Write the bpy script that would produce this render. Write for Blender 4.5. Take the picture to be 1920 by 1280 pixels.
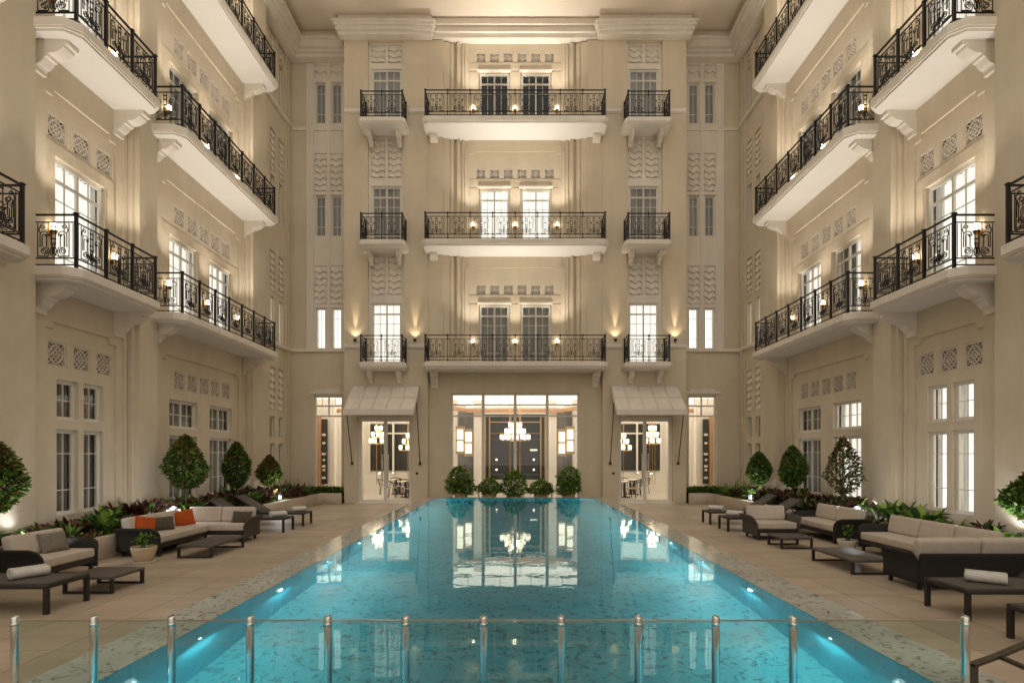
import bpy, bmesh, math, random
from mathutils import Vector, Matrix

R = math.radians
PI = math.pi
random.seed(11)
scene = bpy.context.scene
for o in list(bpy.data.objects):
    bpy.data.objects.remove(o)
COL = scene.collection

# ------------------------------------------------------------------ camera
cam_data = bpy.data.cameras.new('camera')
cam = bpy.data.objects.new('camera', cam_data)
COL.objects.link(cam)
cam.location = (0, 0, 2.0)
cam.rotation_euler = (R(90), 0, 0)
cam_data.sensor_width = 36
cam_data.lens = 1100 / 1920 * 36
cam_data.shift_x = -0.0031
cam_data.shift_y = 0.1104
cam_data.clip_start = 0.05
cam_data.clip_end = 500
scene.camera = cam

# ------------------------------------------------------------------ night sky (dim city glow)
world = bpy.data.worlds.new('World')
scene.world = world
world.use_nodes = True
wn = world.node_tree
bg = wn.nodes['Background']
bg.inputs[0].default_value = (1.0, 0.90, 0.765, 1)
bg.inputs[1].default_value = 0.58

scene.view_settings.view_transform = 'Standard'
scene.view_settings.look = 'None'
scene.view_settings.gamma = 1
scene.view_settings.exposure = 0.72
scene.render.engine = 'CYCLES'
cy = scene.cycles
cy.use_denoising = True
cy.max_bounces = 7
cy.diffuse_bounces = 4
cy.glossy_bounces = 3
cy.transmission_bounces = 4
cy.transparent_max_bounces = 40
cy.sample_clamp_indirect = 4
cy.caustics_reflective = False
cy.caustics_refractive = False

WARM = (1.0, 0.80, 0.56)
WARMW = (1.0, 0.88, 0.72)


# ------------------------------------------------------------------ materials
def new_mat(name):
    m = bpy.data.materials.new(name)
    m.use_nodes = True
    nt = m.node_tree
    return m, nt, nt.nodes['Principled BSDF']


def mat(name, col, rough=0.6, metal=0.0, var=0.0, scale=3.0, bump=0.0, bscale=60.0, spec=0.5, obj_rand=0.0, stretch=None, streak=0.0):
    m, nt, b = new_mat(name)
    b.inputs['Roughness'].default_value = rough
    b.inputs['Metallic'].default_value = metal
    b.inputs['Specular IOR Level'].default_value = spec
    b.inputs['Base Color'].default_value = (*col, 1)
    geo = nt.nodes.new('ShaderNodeNewGeometry')
    pos = geo.outputs['Position']
    if stretch:
        mp = nt.nodes.new('ShaderNodeMapping')
        mp.inputs['Scale'].default_value = stretch
        nt.links.new(pos, mp.inputs['Vector'])
        pos = mp.outputs[0]
    if var > 0:
        nz = nt.nodes.new('ShaderNodeTexNoise')
        nz.inputs['Scale'].default_value = scale
        nz.inputs['Detail'].default_value = 5
        nz.inputs['Roughness'].default_value = 0.6
        nt.links.new(pos, nz.inputs['Vector'])
        rmp = nt.nodes.new('ShaderNodeMapRange')
        rmp.inputs[1].default_value = 0.3
        rmp.inputs[2].default_value = 0.7
        rmp.inputs[3].default_value = 1 - var
        rmp.inputs[4].default_value = 1 + var
        nt.links.new(nz.outputs['Fac'], rmp.inputs[0])
        fac = rmp.outputs[0]
        if obj_rand > 0:
            oi = nt.nodes.new('ShaderNodeObjectInfo')
            r2 = nt.nodes.new('ShaderNodeMapRange')
            r2.inputs[3].default_value = 1 - obj_rand
            r2.inputs[4].default_value = 1 + obj_rand
            nt.links.new(oi.outputs['Random'], r2.inputs[0])
            mu = nt.nodes.new('ShaderNodeMath')
            mu.operation = 'MULTIPLY'
            nt.links.new(fac, mu.inputs[0])
            nt.links.new(r2.outputs[0], mu.inputs[1])
            fac = mu.outputs[0]
        if streak > 0:
            sm = nt.nodes.new('ShaderNodeMapping')
            sm.inputs['Scale'].default_value = (1.1, 1.1, 0.14)
            nt.links.new(geo.outputs['Position'], sm.inputs['Vector'])
            sn = nt.nodes.new('ShaderNodeTexNoise')
            sn.inputs['Scale'].default_value = 1.4
            sn.inputs['Detail'].default_value = 6
            sn.inputs['Roughness'].default_value = 0.65
            nt.links.new(sm.outputs[0], sn.inputs['Vector'])
            sr = nt.nodes.new('ShaderNodeMapRange')
            sr.inputs[1].default_value = 0.28
            sr.inputs[2].default_value = 0.62
            sr.inputs[3].default_value = 1 - 1.6 * streak
            sr.inputs[4].default_value = 1 + 0.4 * streak
            nt.links.new(sn.outputs['Fac'], sr.inputs[0])
            mu2 = nt.nodes.new('ShaderNodeMath')
            mu2.operation = 'MULTIPLY'
            nt.links.new(fac, mu2.inputs[0])
            nt.links.new(sr.outputs[0], mu2.inputs[1])
            fac = mu2.outputs[0]
        vm = nt.nodes.new('ShaderNodeVectorMath')
        vm.operation = 'SCALE'
        vm.inputs[0].default_value = col
        nt.links.new(fac, vm.inputs['Scale'])
        nt.links.new(vm.outputs[0], b.inputs['Base Color'])
    if bump > 0:
        nb = nt.nodes.new('ShaderNodeTexNoise')
        nb.inputs['Scale'].default_value = bscale
        nb.inputs['Detail'].default_value = 4
        nt.links.new(pos, nb.inputs['Vector'])
        bp = nt.nodes.new('ShaderNodeBump')
        bp.inputs['Strength'].default_value = bump
        bp.inputs['Distance'].default_value = 0.01
        nt.links.new(nb.outputs['Fac'], bp.inputs['Height'])
        nt.links.new(bp.outputs[0], b.inputs['Normal'])
    return m


def emis(name, col, strength):
    m, nt, b = new_mat(name)
    b.inputs['Base Color'].default_value = (0.8, 0.75, 0.65, 1)
    b.inputs['Emission Color'].default_value = (*col, 1)
    b.inputs['Emission Strength'].default_value = strength
    return m


def glass_mat(name, tint=(0.94, 0.96, 0.95), r0=0.04, gloss_rough=0.0):
    """clear sheet: transparent + mirror by angle (Schlick), the same for every ray"""
    m, nt, b = new_mat(name)
    nt.nodes.remove(b)
    tr = nt.nodes.new('ShaderNodeBsdfTransparent')
    tr.inputs[0].default_value = (*tint, 1)
    gl = nt.nodes.new('ShaderNodeBsdfGlossy')
    gl.inputs['Roughness'].default_value = gloss_rough
    lw = nt.nodes.new('ShaderNodeLayerWeight')
    lw.inputs['Blend'].default_value = 0.5
    pw = nt.nodes.new('ShaderNodeMath')
    pw.operation = 'POWER'
    pw.inputs[1].default_value = 5
    nt.links.new(lw.outputs['Facing'], pw.inputs[0])
    ma = nt.nodes.new('ShaderNodeMath')
    ma.operation = 'MULTIPLY_ADD'
    ma.inputs[1].default_value = 1 - r0
    ma.inputs[2].default_value = r0
    nt.links.new(pw.outputs[0], ma.inputs[0])
    mx = nt.nodes.new('ShaderNodeMixShader')
    nt.links.new(ma.outputs[0], mx.inputs[0])
    nt.links.new(tr.outputs[0], mx.inputs[1])
    nt.links.new(gl.outputs[0], mx.inputs[2])
    nt.links.new(mx.outputs[0], nt.nodes['Material Output'].inputs[0])
    return m


def curtain_mat(name, col, strength, fold=9.0, depth=0.35):
    """cloth; when strength > 0 emission stands in for room light behind, noise paints the fold shading"""
    m, nt, b = new_mat(name)
    b.inputs['Base Color'].default_value = (*col, 1)
    b.inputs['Roughness'].default_value = 0.9
    b.inputs['Specular IOR Level'].default_value = 0.1
    if strength > 0:
        tc = nt.nodes.new('ShaderNodeNewGeometry')
        nz = nt.nodes.new('ShaderNodeTexNoise')
        nz.inputs['Scale'].default_value = 2.2
        mp = nt.nodes.new('ShaderNodeMapping')
        mp.inputs['Scale'].default_value = (fold, fold, 0.5)
        nt.links.new(tc.outputs['Position'], mp.inputs['Vector'])
        nt.links.new(mp.outputs[0], nz.inputs['Vector'])
        r = nt.nodes.new('ShaderNodeMapRange')
        r.inputs[1].default_value = 0.3
        r.inputs[2].default_value = 0.7
        r.inputs[3].default_value = strength * (1 - depth)
        r.inputs[4].default_value = strength
        nt.links.new(nz.outputs['Fac'], r.inputs[0])
        nt.links.new(r.outputs[0], b.inputs['Emission Strength'])  # glow and fold shading painted into the cloth, no lamp behind it
        b.inputs['Emission Color'].default_value = (1.0, 0.955, 0.89, 1)
    return m


def stone_fleck(name, base, fleck, rough=0.25, amount=0.56, width=0.014, scale=2.6):
    m, nt, b = new_mat(name)
    b.inputs['Roughness'].default_value = rough
    geo = nt.nodes.new('ShaderNodeNewGeometry')

    def noise(s, det, off):
        mp = nt.nodes.new('ShaderNodeMapping')
        mp.inputs['Location'].default_value = off
        nt.links.new(geo.outputs['Position'], mp.inputs['Vector'])
        n = nt.nodes.new('ShaderNodeTexNoise')
        n.inputs['Scale'].default_value = s
        n.inputs['Detail'].default_value = det
        nt.links.new(mp.outputs[0], n.inputs['Vector'])
        return n.outputs['Fac']

    def math_(op, a, bb=None, c=None):
        n = nt.nodes.new('ShaderNodeMath')
        n.operation = op
        for i, v in enumerate((a, bb, c)):
            if v is None:
                continue
            if isinstance(v, (int, float)):
                n.inputs[i].default_value = v
            else:
                nt.links.new(v, n.inputs[i])
        return n.outputs[0]

    def line(s, off, w):
        d = math_('ABSOLUTE', math_('SUBTRACT', noise(s, 1.5, off), 0.5))
        r = nt.nodes.new('ShaderNodeMapRange')
        r.inputs[1].default_value = 0.0
        r.inputs[2].default_value = w
        r.inputs[3].default_value = 1
        r.inputs[4].default_value = 0
        nt.links.new(d, r.inputs[0])
        return r.outputs[0]

    def gate(s, off, a):
        r = nt.nodes.new('ShaderNodeMapRange')
        r.inputs[1].default_value = a
        r.inputs[2].default_value = a + 0.05
        nt.links.new(noise(s, 1, off), r.inputs[0])
        return r.outputs[0]
    f1 = math_('MULTIPLY', line(scale, (3, 1, 7), width), gate(scale * 1.9, (9, 2, 4), amount))
    f2 = math_('MULTIPLY', line(scale * 1.3, (13, 5, 2), width), gate(scale * 2.3, (1, 12, 4), amount))
    f = math_('MAXIMUM', f1, f2)
    cloud = noise(1.7, 5, (0, 0, 0))
    vr = nt.nodes.new('ShaderNodeMapRange')
    vr.inputs[1].default_value = 0.3
    vr.inputs[2].default_value = 0.7
    vr.inputs[3].default_value = 0.86
    vr.inputs[4].default_value = 1.12
    nt.links.new(cloud, vr.inputs[0])
    sc = nt.nodes.new('ShaderNodeVectorMath')
    sc.operation = 'SCALE'
    sc.inputs[0].default_value = base
    nt.links.new(vr.outputs[0], sc.inputs['Scale'])
    mx = nt.nodes.new('ShaderNodeMix')
    mx.data_type = 'RGBA'
    nt.links.new(math_('MULTIPLY', f, 0.85), mx.inputs[0])
    nt.links.new(sc.outputs[0], mx.inputs[6])
    mx.inputs[7].default_value = (*fleck, 1)
    nt.links.new(mx.outputs[2], b.inputs['Base Color'])
    return m


def leaf_mat(name, c1, c2, rough=0.6):
    m, nt, b = new_mat(name)
    b.inputs['Specular IOR Level'].default_value = 0.25
    b.inputs['Roughness'].default_value = rough
    geo = nt.nodes.new('ShaderNodeNewGeometry')
    nz = nt.nodes.new('ShaderNodeTexNoise')
    nz.inputs['Scale'].default_value = 9
    nt.links.new(geo.outputs['Position'], nz.inputs['Vector'])
    r = nt.nodes.new('ShaderNodeMapRange')
    r.inputs[1].default_value = 0.35
    r.inputs[2].default_value = 0.65
    nt.links.new(nz.outputs['Fac'], r.inputs[0])
    mx = nt.nodes.new('ShaderNodeMix')
    mx.data_type = 'RGBA'
    nt.links.new(r.outputs[0], mx.inputs[0])
    mx.inputs[6].default_value = (*c1, 1)
    mx.inputs[7].default_value = (*c2, 1)
    nt.links.new(mx.outputs[2], b.inputs['Base Color'])
    return m


M = {}
M['wall'] = mat('plaster_beige', (0.725, 0.635, 0.495), 0.75, streak=0.035, var=0.06, scale=0.8, bump=0.25, bscale=45, spec=0.25)
M['wall_c'] = mat('plaster_sand', (0.73, 0.635, 0.49), 0.75, streak=0.035, var=0.06, scale=0.7, bump=0.25, bscale=45, spec=0.25)
M['stone'] = mat('travertine_cladding', (0.66, 0.56, 0.42), 0.55, var=0.14, scale=2.2, bump=0.5, bscale=14, spec=0.3)
M['trim'] = mat('plaster_cream_trim', (0.85, 0.79, 0.705), 0.7, streak=0.05, var=0.04, scale=1.5, bump=0.12, bscale=60, spec=0.25)
M['soffit'] = mat('soffit_white', (0.86, 0.83, 0.79), 0.75, var=0.02, scale=1.0, bump=0.06, bscale=50, spec=0.2)
M['eaves'] = mat('eaves_cream', (0.88, 0.78, 0.66), 0.8, var=0.03, scale=0.8, spec=0.2)
M['iron'] = mat('wrought_iron_black', (0.012, 0.012, 0.014), 0.42, 0.3, var=0.2, scale=12)
M['frame'] = mat('window_frame_white', (0.80, 0.77, 0.70), 0.45, var=0.03, scale=4)
M['glass'] = glass_mat('window_glass', (0.93, 0.95, 0.94), 0.05)
M['fence_glass'] = glass_mat('fence_glass', (0.89, 0.945, 0.925), 0.06)
M['lit'] = curtain_mat('lit_sheer', (0.8, 0.78, 0.74), 0.44)
M['lit2'] = curtain_mat('lit_sheer_bright', (0.85, 0.83, 0.8), 0.54, depth=0.2)
M['drape'] = curtain_mat('side_drape', (0.5, 0.47, 0.42), 0.2, depth=0.5)
M['dim'] = curtain_mat('dim_sheer', (0.34, 0.31, 0.28), 0.035, depth=0.6)
M['grey_curtain'] = curtain_mat('grey_curtain', (0.36, 0.34, 0.30), 0.0)
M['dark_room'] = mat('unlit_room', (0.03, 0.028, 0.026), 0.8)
M['grille_shade'] = mat('grille_shade_backing', (0.34, 0.295, 0.275), 0.9)  # dark backing tone paints the shadowed depth behind the lattice
M['lattice'] = mat('lattice_stone', (0.72, 0.64, 0.54), 0.7, var=0.04, scale=6)
M['deck'] = mat('deck_tile', (0.455, 0.37, 0.28), 0.5, var=0.13, scale=1.4, bump=0.15, bscale=30, spec=0.35, obj_rand=0.10, stretch=(0.5, 1.6, 1))
M['grout'] = mat('deck_grout', (0.26, 0.205, 0.15), 0.85, var=0.1)
M['ground'] = mat('ground_concrete', (0.3, 0.27, 0.23), 0.9, var=0.1)
M['pool_floor'] = stone_fleck('pool_floor_stone_tinted', (0.09, 0.41, 0.45), (0.01, 0.065, 0.08), amount=0.54, scale=5.0, width=0.05)  # teal of water and underwater light is put into the stone colour
M['pool_wall'] = stone_fleck('pool_wall_stone_tinted', (0.05, 0.42, 0.53), (0.02, 0.2, 0.25))  # blue of the lit water is painted into the wall stone
M['coping'] = stone_fleck('coping_stone', (0.46, 0.49, 0.45), (0.06, 0.075, 0.07), rough=0.1, amount=0.54, scale=5.5, width=0.05)
M['steel'] = mat('brushed_steel', (0.74, 0.75, 0.71), 0.16, 1.0, var=0.05, scale=20)
M['bronze'] = mat('bronze_bar', (0.10, 0.08, 0.06), 0.35, 0.8, var=0.1, scale=8)
M['wicker'] = mat('woven_shell', (0.015, 0.013, 0.0115), 0.7, var=0.35, scale=90, bump=0.8, bscale=140)
M['wicker2'] = mat('woven_shell_taupe', (0.075, 0.063, 0.052), 0.75, var=0.25, scale=90, bump=0.8, bscale=140)
M['cushion'] = mat('cushion_linen', (0.58, 0.51, 0.44), 0.9, var=0.06, scale=7, bump=0.3, bscale=220, spec=0.1)
M['orange'] = mat('pillow_orange', (0.43, 0.085, 0.02), 0.85, var=0.12, scale=9, bump=0.3, bscale=200, spec=0.1)
M['olive'] = mat('pillow_olive', (0.105, 0.092, 0.068), 0.9, var=0.25, scale=12, bump=0.3, bscale=200, spec=0.1)
M['grey_pillow'] = mat('pillow_grey', (0.22, 0.195, 0.16), 0.9, var=0.15, scale=12, bump=0.3, bscale=200, spec=0.1)
M['alu'] = mat('dark_aluminium', (0.028, 0.024, 0.021), 0.5, 0.2, var=0.15, scale=15)
M['table_top'] = mat('table_top_taupe', (0.085, 0.072, 0.06), 0.5, var=0.12, scale=6, bump=0.15, bscale=80)
M['sling'] = mat('lounger_sling', (0.10, 0.086, 0.073), 0.75, var=0.15, scale=120, bump=0.4, bscale=260)
M['towel'] = mat('white_towel', (0.74, 0.72, 0.68), 0.95, var=0.07, scale=20, bump=0.9, bscale=160, spec=0.05)
M['pot'] = mat('pot_sandstone', (0.52, 0.41, 0.26), 0.8, var=0.12, scale=8, bump=0.4, bscale=50)
M['pot_pale'] = mat('pot_pale', (0.62, 0.56, 0.48), 0.75, var=0.06, scale=8)
M['soil'] = mat('soil', (0.035, 0.025, 0.016), 0.95, var=0.4, scale=18, bump=0.9, bscale=30)
M['planter'] = mat('planter_plaster', (0.58, 0.50, 0.41), 0.75, var=0.06, scale=1.5, bump=0.2, bscale=40, spec=0.2)
M['bark'] = mat('bark', (0.14, 0.10, 0.065), 0.9, var=0.25, scale=20, bump=0.8, bscale=60)
M['lf_green'] = leaf_mat('leaf_green', (0.085, 0.18, 0.03), (0.18, 0.28, 0.05))
M['lf_dark'] = leaf_mat('leaf_dark_green', (0.035, 0.085, 0.022), (0.07, 0.13, 0.033))
M['lf_bronze'] = leaf_mat('leaf_bronze', (0.22, 0.115, 0.04), (0.16, 0.15, 0.035))
M['lf_maroon'] = leaf_mat('leaf_maroon', (0.06, 0.022, 0.024), (0.115, 0.045, 0.033))
M['lf_lime'] = leaf_mat('leaf_lime', (0.27, 0.36, 0.06), (0.16, 0.29, 0.05))
M['lf_brown'] = leaf_mat('leaf_brown', (0.19, 0.10, 0.035), (0.10, 0.085, 0.03))
M['lf_grey'] = leaf_mat('leaf_silver', (0.30, 0.27, 0.22), (0.2, 0.22, 0.16))
M['black'] = mat('black_fitting', (0.01, 0.01, 0.01), 0.4, 0.2)
M['bulb'] = emis('lamp_glass', (1.0, 0.86, 0.66), 6.5)
M['bulb_w'] = emis('lantern_glass', (0.95, 0.97, 1.0), 2.2)
M['bulb_ch'] = emis('chandelier_shade', (1.0, 0.86, 0.66), 1.3)
M['bulb_pool'] = emis('pool_lamp_lens', (0.9, 1.0, 1.0), 2)
M['gold'] = mat('brass', (0.62, 0.40, 0.16), 0.28, 1.0, var=0.08, scale=10)
M['in_wall'] = mat('interior_plaster', (0.82, 0.77, 0.70), 0.7, var=0.02)
M['in_floor'] = mat('interior_floor', (0.62, 0.57, 0.50), 0.35, var=0.06, scale=2)
M['in_wood'] = mat('interior_wood_band', (0.52, 0.29, 0.15), 0.5, var=0.1)
M['in_dark'] = mat('dark_mirror_glass', (0.035, 0.036, 0.034), 0.12, 0.0, spec=0.4)
M['in_marble'] = mat('grey_marble', (0.17, 0.165, 0.16), 0.25, var=0.5, scale=1.6, stretch=(1, 1, 0.5))
M['in_emit'] = emis('cove_light', (1.0, 0.93, 0.82), 0.5)
M['fill_ceiling'] = emis('ceiling_fill_glow', (1.0, 0.89, 0.75), 1.0)
M['rattan'] = mat('rattan_dark', (0.05, 0.035, 0.025), 0.5)
M['rattan_pale'] = mat('rattan_pale', (0.6, 0.55, 0.48), 0.6)
M['fabric'] = mat('awning_canvas', (0.84, 0.78, 0.70), 0.85, var=0.05, scale=2.5, bump=0.2, bscale=120, spec=0.1)


def water_mat():
    m, nt, b = new_mat('pool_water')
    nt.nodes.remove(b)
    gl = nt.nodes.new('ShaderNodeBsdfGlass')
    gl.inputs['IOR'].default_value = 1.333
    gl.inputs['Roughness'].default_value = 0.0
    gl.inputs['Color'].default_value = (0.88, 0.985, 0.985, 1)
    geo = nt.nodes.new('ShaderNodeNewGeometry')
    n1 = nt.nodes.new('ShaderNodeTexNoise')
    n1.inputs['Scale'].default_value = 2.1
    n1.inputs['Detail'].default_value = 3
    nt.links.new(geo.outputs['Position'], n1.inputs['Vector'])
    bp = nt.nodes.new('ShaderNodeBump')
    bp.inputs['Strength'].default_value = 0.04
    bp.inputs['Distance'].default_value = 0.04
    nt.links.new(n1.outputs['Fac'], bp.inputs['Height'])
    nt.links.new(bp.outputs[0], gl.inputs['Normal'])
    nt.links.new(gl.outputs[0], nt.nodes['Material Output'].inputs[0])
    return m


M['water'] = water_mat()


# ------------------------------------------------------------------ mesh builder
class MB:
    def __init__(s, sx=1):
        s.v, s.f, s.mi, s.sm, s.sx = [], [], [], [], sx

    def add(s, vs, fs, mi=0, smooth=False):
        o = len(s.v)
        s.v += [(p[0] * s.sx, p[1], p[2]) for p in vs]
        for f in fs:
            s.f.append(tuple(i + o for i in f))
            s.mi.append(mi)
            s.sm.append(smooth)

    def box(s, x0, x1, y0, y1, z0, z1, mi=0):
        s.add([(x0, y0, z0), (x1, y0, z0), (x1, y1, z0), (x0, y1, z0), (x0, y0, z1), (x1, y0, z1), (x1, y1, z1), (x0, y1, z1)],
              [(3, 2, 1, 0), (4, 5, 6, 7), (0, 1, 5, 4), (1, 2, 6, 5), (2, 3, 7, 6), (3, 0, 4, 7)], mi)

    def nbox(s, u0, u1, n0, n1, z0, z1, mi=0):
        s.box(u0, u1, -n1, -n0, z0, z1, mi)

    def tube(s, path, r, k=5, closed=False, smooth=True, mi=0):
        P = [Vector(p) for p in path]
        n = len(P)
        rr = r if isinstance(r, (list, tuple)) else [r] * n
        vs, fs = [], []
        up = None
        for i in range(n):
            a = P[(i - 1) % n] if (closed or i > 0) else P[i]
            b = P[(i + 1) % n] if (closed or i < n - 1) else P[i]
            t = (b - a)
            t = t.normalized() if t.length > 1e-9 else Vector((0, 0, 1))
            if up is None:
                up = Vector((0, 1, 0)) if abs(t.y) < 0.9 else Vector((1, 0, 0))
            x = up - t * up.dot(t)
            if x.length < 1e-6:
                x = t.orthogonal()
            x.normalize()
            up = x
            y = t.cross(x)
            for j in range(k):
                an = 2 * PI * (j + 0.5) / k
                vs.append(tuple(P[i] + (x * math.cos(an) + y * math.sin(an)) * rr[i]))
        for i in range(n if closed else n - 1):
            i2 = (i + 1) % n
            for j in range(k):
                j2 = (j + 1) % k
                fs.append((i * k + j, i * k + j2, i2 * k + j2, i2 * k + j))
        if not closed:
            fs.append(tuple(range(k - 1, -1, -1)))
            fs.append(tuple((n - 1) * k + j for j in range(k)))
        s.add(vs, fs, mi, smooth)

    def lathe(s, prof, k=16, c=(0, 0, 0), mi=0, smooth=True):
        vs, fs = [], []
        for r, z in prof:
            for j in range(k):
                a = 2 * PI * j / k
                vs.append((c[0] + r * math.cos(a), c[1] + r * math.sin(a), c[2] + z))
        n = len(prof)
        for i in range(n - 1):
            for j in range(k):
                j2 = (j + 1) % k
                fs.append((i * k + j, i * k + j2, (i + 1) * k + j2, (i + 1) * k + j))
        fs.append(tuple(range(k - 1, -1, -1)))
        fs.append(tuple((n - 1) * k + j for j in range(k)))
        s.add(vs, fs, mi, smooth)

    def prism_x(s, prof, x0, x1, mi=0, smooth=False):
        """prof: (y,z) outline, extruded along x"""
        n = len(prof)
        vs = [(x0, y, z) for y, z in prof] + [(x1, y, z) for y, z in prof]
        fs = [(i, (i + 1) % n, n + (i + 1) % n, n + i) for i in range(n)]
        fs += [tuple(range(n - 1, -1, -1)), tuple(range(n, 2 * n))]
        s.add(vs, fs, mi, smooth)

    def prism_z(s, poly, z0, z1, mi=0):
        n = len(poly)
        vs = [(x, y, z0) for x, y in poly] + [(x, y, z1) for x, y in poly]
        fs = [(i, (i + 1) % n, n + (i + 1) % n, n + i) for i in range(n)]
        fs += [tuple(range(n - 1, -1, -1)), tuple(range(n, 2 * n))]
        s.add(vs, fs, mi)

    def shell(s, fn, nu, nv, thick, mi=0):
        """fn(a,b) -> point, a,b in 0..1 ; closed thick sheet"""
        P = [[Vector(fn(i / nu, j / nv)) for j in range(nv + 1)] for i in range(nu + 1)]
        A, B = [], []
        for i in range(nu + 1):
            for j in range(nv + 1):
                du = P[min(i + 1, nu)][j] - P[max(i - 1, 0)][j]
                dv = P[i][min(j + 1, nv)] - P[i][max(j - 1, 0)]
                nn = du.cross(dv)
                nn = nn.normalized() if nn.length > 1e-9 else Vector((0, 0, 1))
                A.append(tuple(P[i][j] + nn * thick / 2))
                B.append(tuple(P[i][j] - nn * thick / 2))
        w = nv + 1
        off = len(A)
        fs = []
        for i in range(nu):
            for j in range(nv):
                a, b, c, d = i * w + j, i * w + j + 1, (i + 1) * w + j + 1, (i + 1) * w + j
                fs.append((a, d, c, b))
                fs.append((off + a, off + b, off + c, off + d))
        ring = [j for j in range(w)] + [i * w + nv for i in range(1, nu + 1)] + [nu * w + j for j in range(nv - 1, -1, -1)] + [i * w for i in range(nu - 1, 0, -1)]
        for q in range(len(ring)):
            a, b = ring[q], ring[(q + 1) % len(ring)]
            fs.append((a, b, off + b, off + a))
        s.add(A + B, fs, mi, True)

    def mesh(s, name, mats, recalc=True, bevel=0.0, seg=2):
        me = bpy.data.meshes.new(name)
        me.from_pydata(s.v, [], s.f)
        if not isinstance(mats, (list, tuple)):
            mats = [mats]
        for m in mats:
            me.materials.append(M[m] if isinstance(m, str) else m)
        for p, mi, sm in zip(me.polygons, s.mi, s.sm):
            p.material_index = mi
            p.use_smooth = sm
        if recalc or bevel > 0:
            bm = bmesh.new()
            bm.from_mesh(me)
            if recalc:
                bmesh.ops.recalc_face_normals(bm, faces=bm.faces)
            if bevel > 0:
                bmesh.ops.bevel(bm, geom=list(bm.edges), offset=bevel, segments=seg, profile=0.6, affect='EDGES', clamp_overlap=True)
                for f in bm.faces:
                    f.smooth = True
            bm.to_mesh(me)
            bm.free()
        me.update()
        return me

    def build(s, name, mats, parent=None, loc=(0, 0, 0), rot=(0, 0, 0), recalc=True, bevel=0.0, seg=2):
        return put(name, s.mesh(name, mats, recalc, bevel, seg), parent, loc, rot)


def put(name, me, parent=None, loc=(0, 0, 0), rot=(0, 0, 0), scale=None):
    o = bpy.data.objects.new(name, me)
    COL.objects.link(o)
    o.parent = parent
    o.location = loc
    o.rotation_euler = rot
    if scale:
        o.scale = scale
    return o


def empty(name, loc=(0, 0, 0), rz=0):
    o = bpy.data.objects.new(name, None)
    COL.objects.link(o)
    o.location = loc
    o.rotation_euler = (0, 0, rz)
    o.empty_display_size = 0.2
    return o


def tag(o, label=None, cat=None, group=None, kind=None):
    if label:
        o['label'] = label
    if cat:
        o['category'] = cat
    if group:
        o['group'] = group
    if kind:
        o['kind'] = kind
    return o


def lamp(name, typ, loc, power, col=WARM, parent=None, radius=0.05, spot=None, blend=0.6, direction=None, size=None):
    d = bpy.data.lights.new(name, typ)
    d.energy = power
    d.color = col
    if typ in ('POINT', 'SPOT'):
        d.shadow_soft_size = radius
    if typ == 'SPOT':
        d.spot_size = R(spot)
        d.spot_blend = blend
    if typ == 'AREA':
        d.shape = 'RECTANGLE'
        d.size, d.size_y = size
    o = bpy.data.objects.new(name, d)
    COL.objects.link(o)
    o.parent = parent
    o.location = loc
    if direction:
        o.rotation_euler = Vector(direction).to_track_quat('-Z', 'Y').to_euler()
    return o


# ------------------------------------------------------------------ geometry constants (metres)
WX = 9.7          # side walls
YB = 24.2         # tower front of the far wing
F1, F2, F3 = 5.69, 10.54, 15.4   # balcony floors
ZTOP = 19.9
WATER = 0.493
PIN, POUT = 2.77, 3.25           # pool inner / coping outer half width
P0, P1 = 3.0, 20.7               # pool near / far end

# ------------------------------------------------------------------ ground, deck, pool
g = MB()
E = 60
x, y0, y1 = 2.9, 2.8, 20.5
for (a, b, c, d) in ((-E, E, -E, y0), (-E, E, y1, E), (-E, -x, y0, y1), (x, E, y0, y1)):
    g.add([(a, c, -0.02), (b, c, -0.02), (b, d, -0.02), (a, d, -0.02)], [(0, 1, 2, 3)])
tag(g.build('ground', 'ground', recalc=False), kind='structure')

g = MB()
XD = 7.95
for (a, b, c, d) in ((-XD, XD, -3, P0 - 0.1), (-XD, XD, P1 + 0.2, 26), (-XD, -3.1, P0 - 0.1, P1 + 0.2), (3.1, XD, P0 - 0.1, P1 + 0.2)):
    g.add([(a, c, -0.006), (b, c, -0.006), (b, d, -0.006), (a, d, -0.006)], [(0, 1, 2, 3)])
deck = tag(g.build('deck', 'grout', recalc=False), kind='structure')
tw, tl, jt = 0.9, 1.2, 0.005
t = MB()
t.box(jt, tw - jt, jt, tl - jt, -0.02, 0.0)
tile_me = t.mesh('tile', 'deck', bevel=0.0)
rows = int((24.3 - 2.4) / tl) + 1
for j in range(rows):
    yy = 1.2 + j * tl
    for sx in (-1, 1):
        for i in range(6):
            xx = 3.1 + i * 0.81
            if xx > XD - 0.1:
                continue
            ox = xx if sx > 0 else -xx - 0.81
            put('tile', tile_me, deck, (ox, yy, 0), (0, 0, 0), (0.9, 1, 1))
    if yy >= P1 - 0.2:
        for i in range(7):
            put('tile', tile_me, deck, (-3.1 + i * 0.8857, yy, 0), (0, 0, 0), (0.984, 1, 1))

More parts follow.
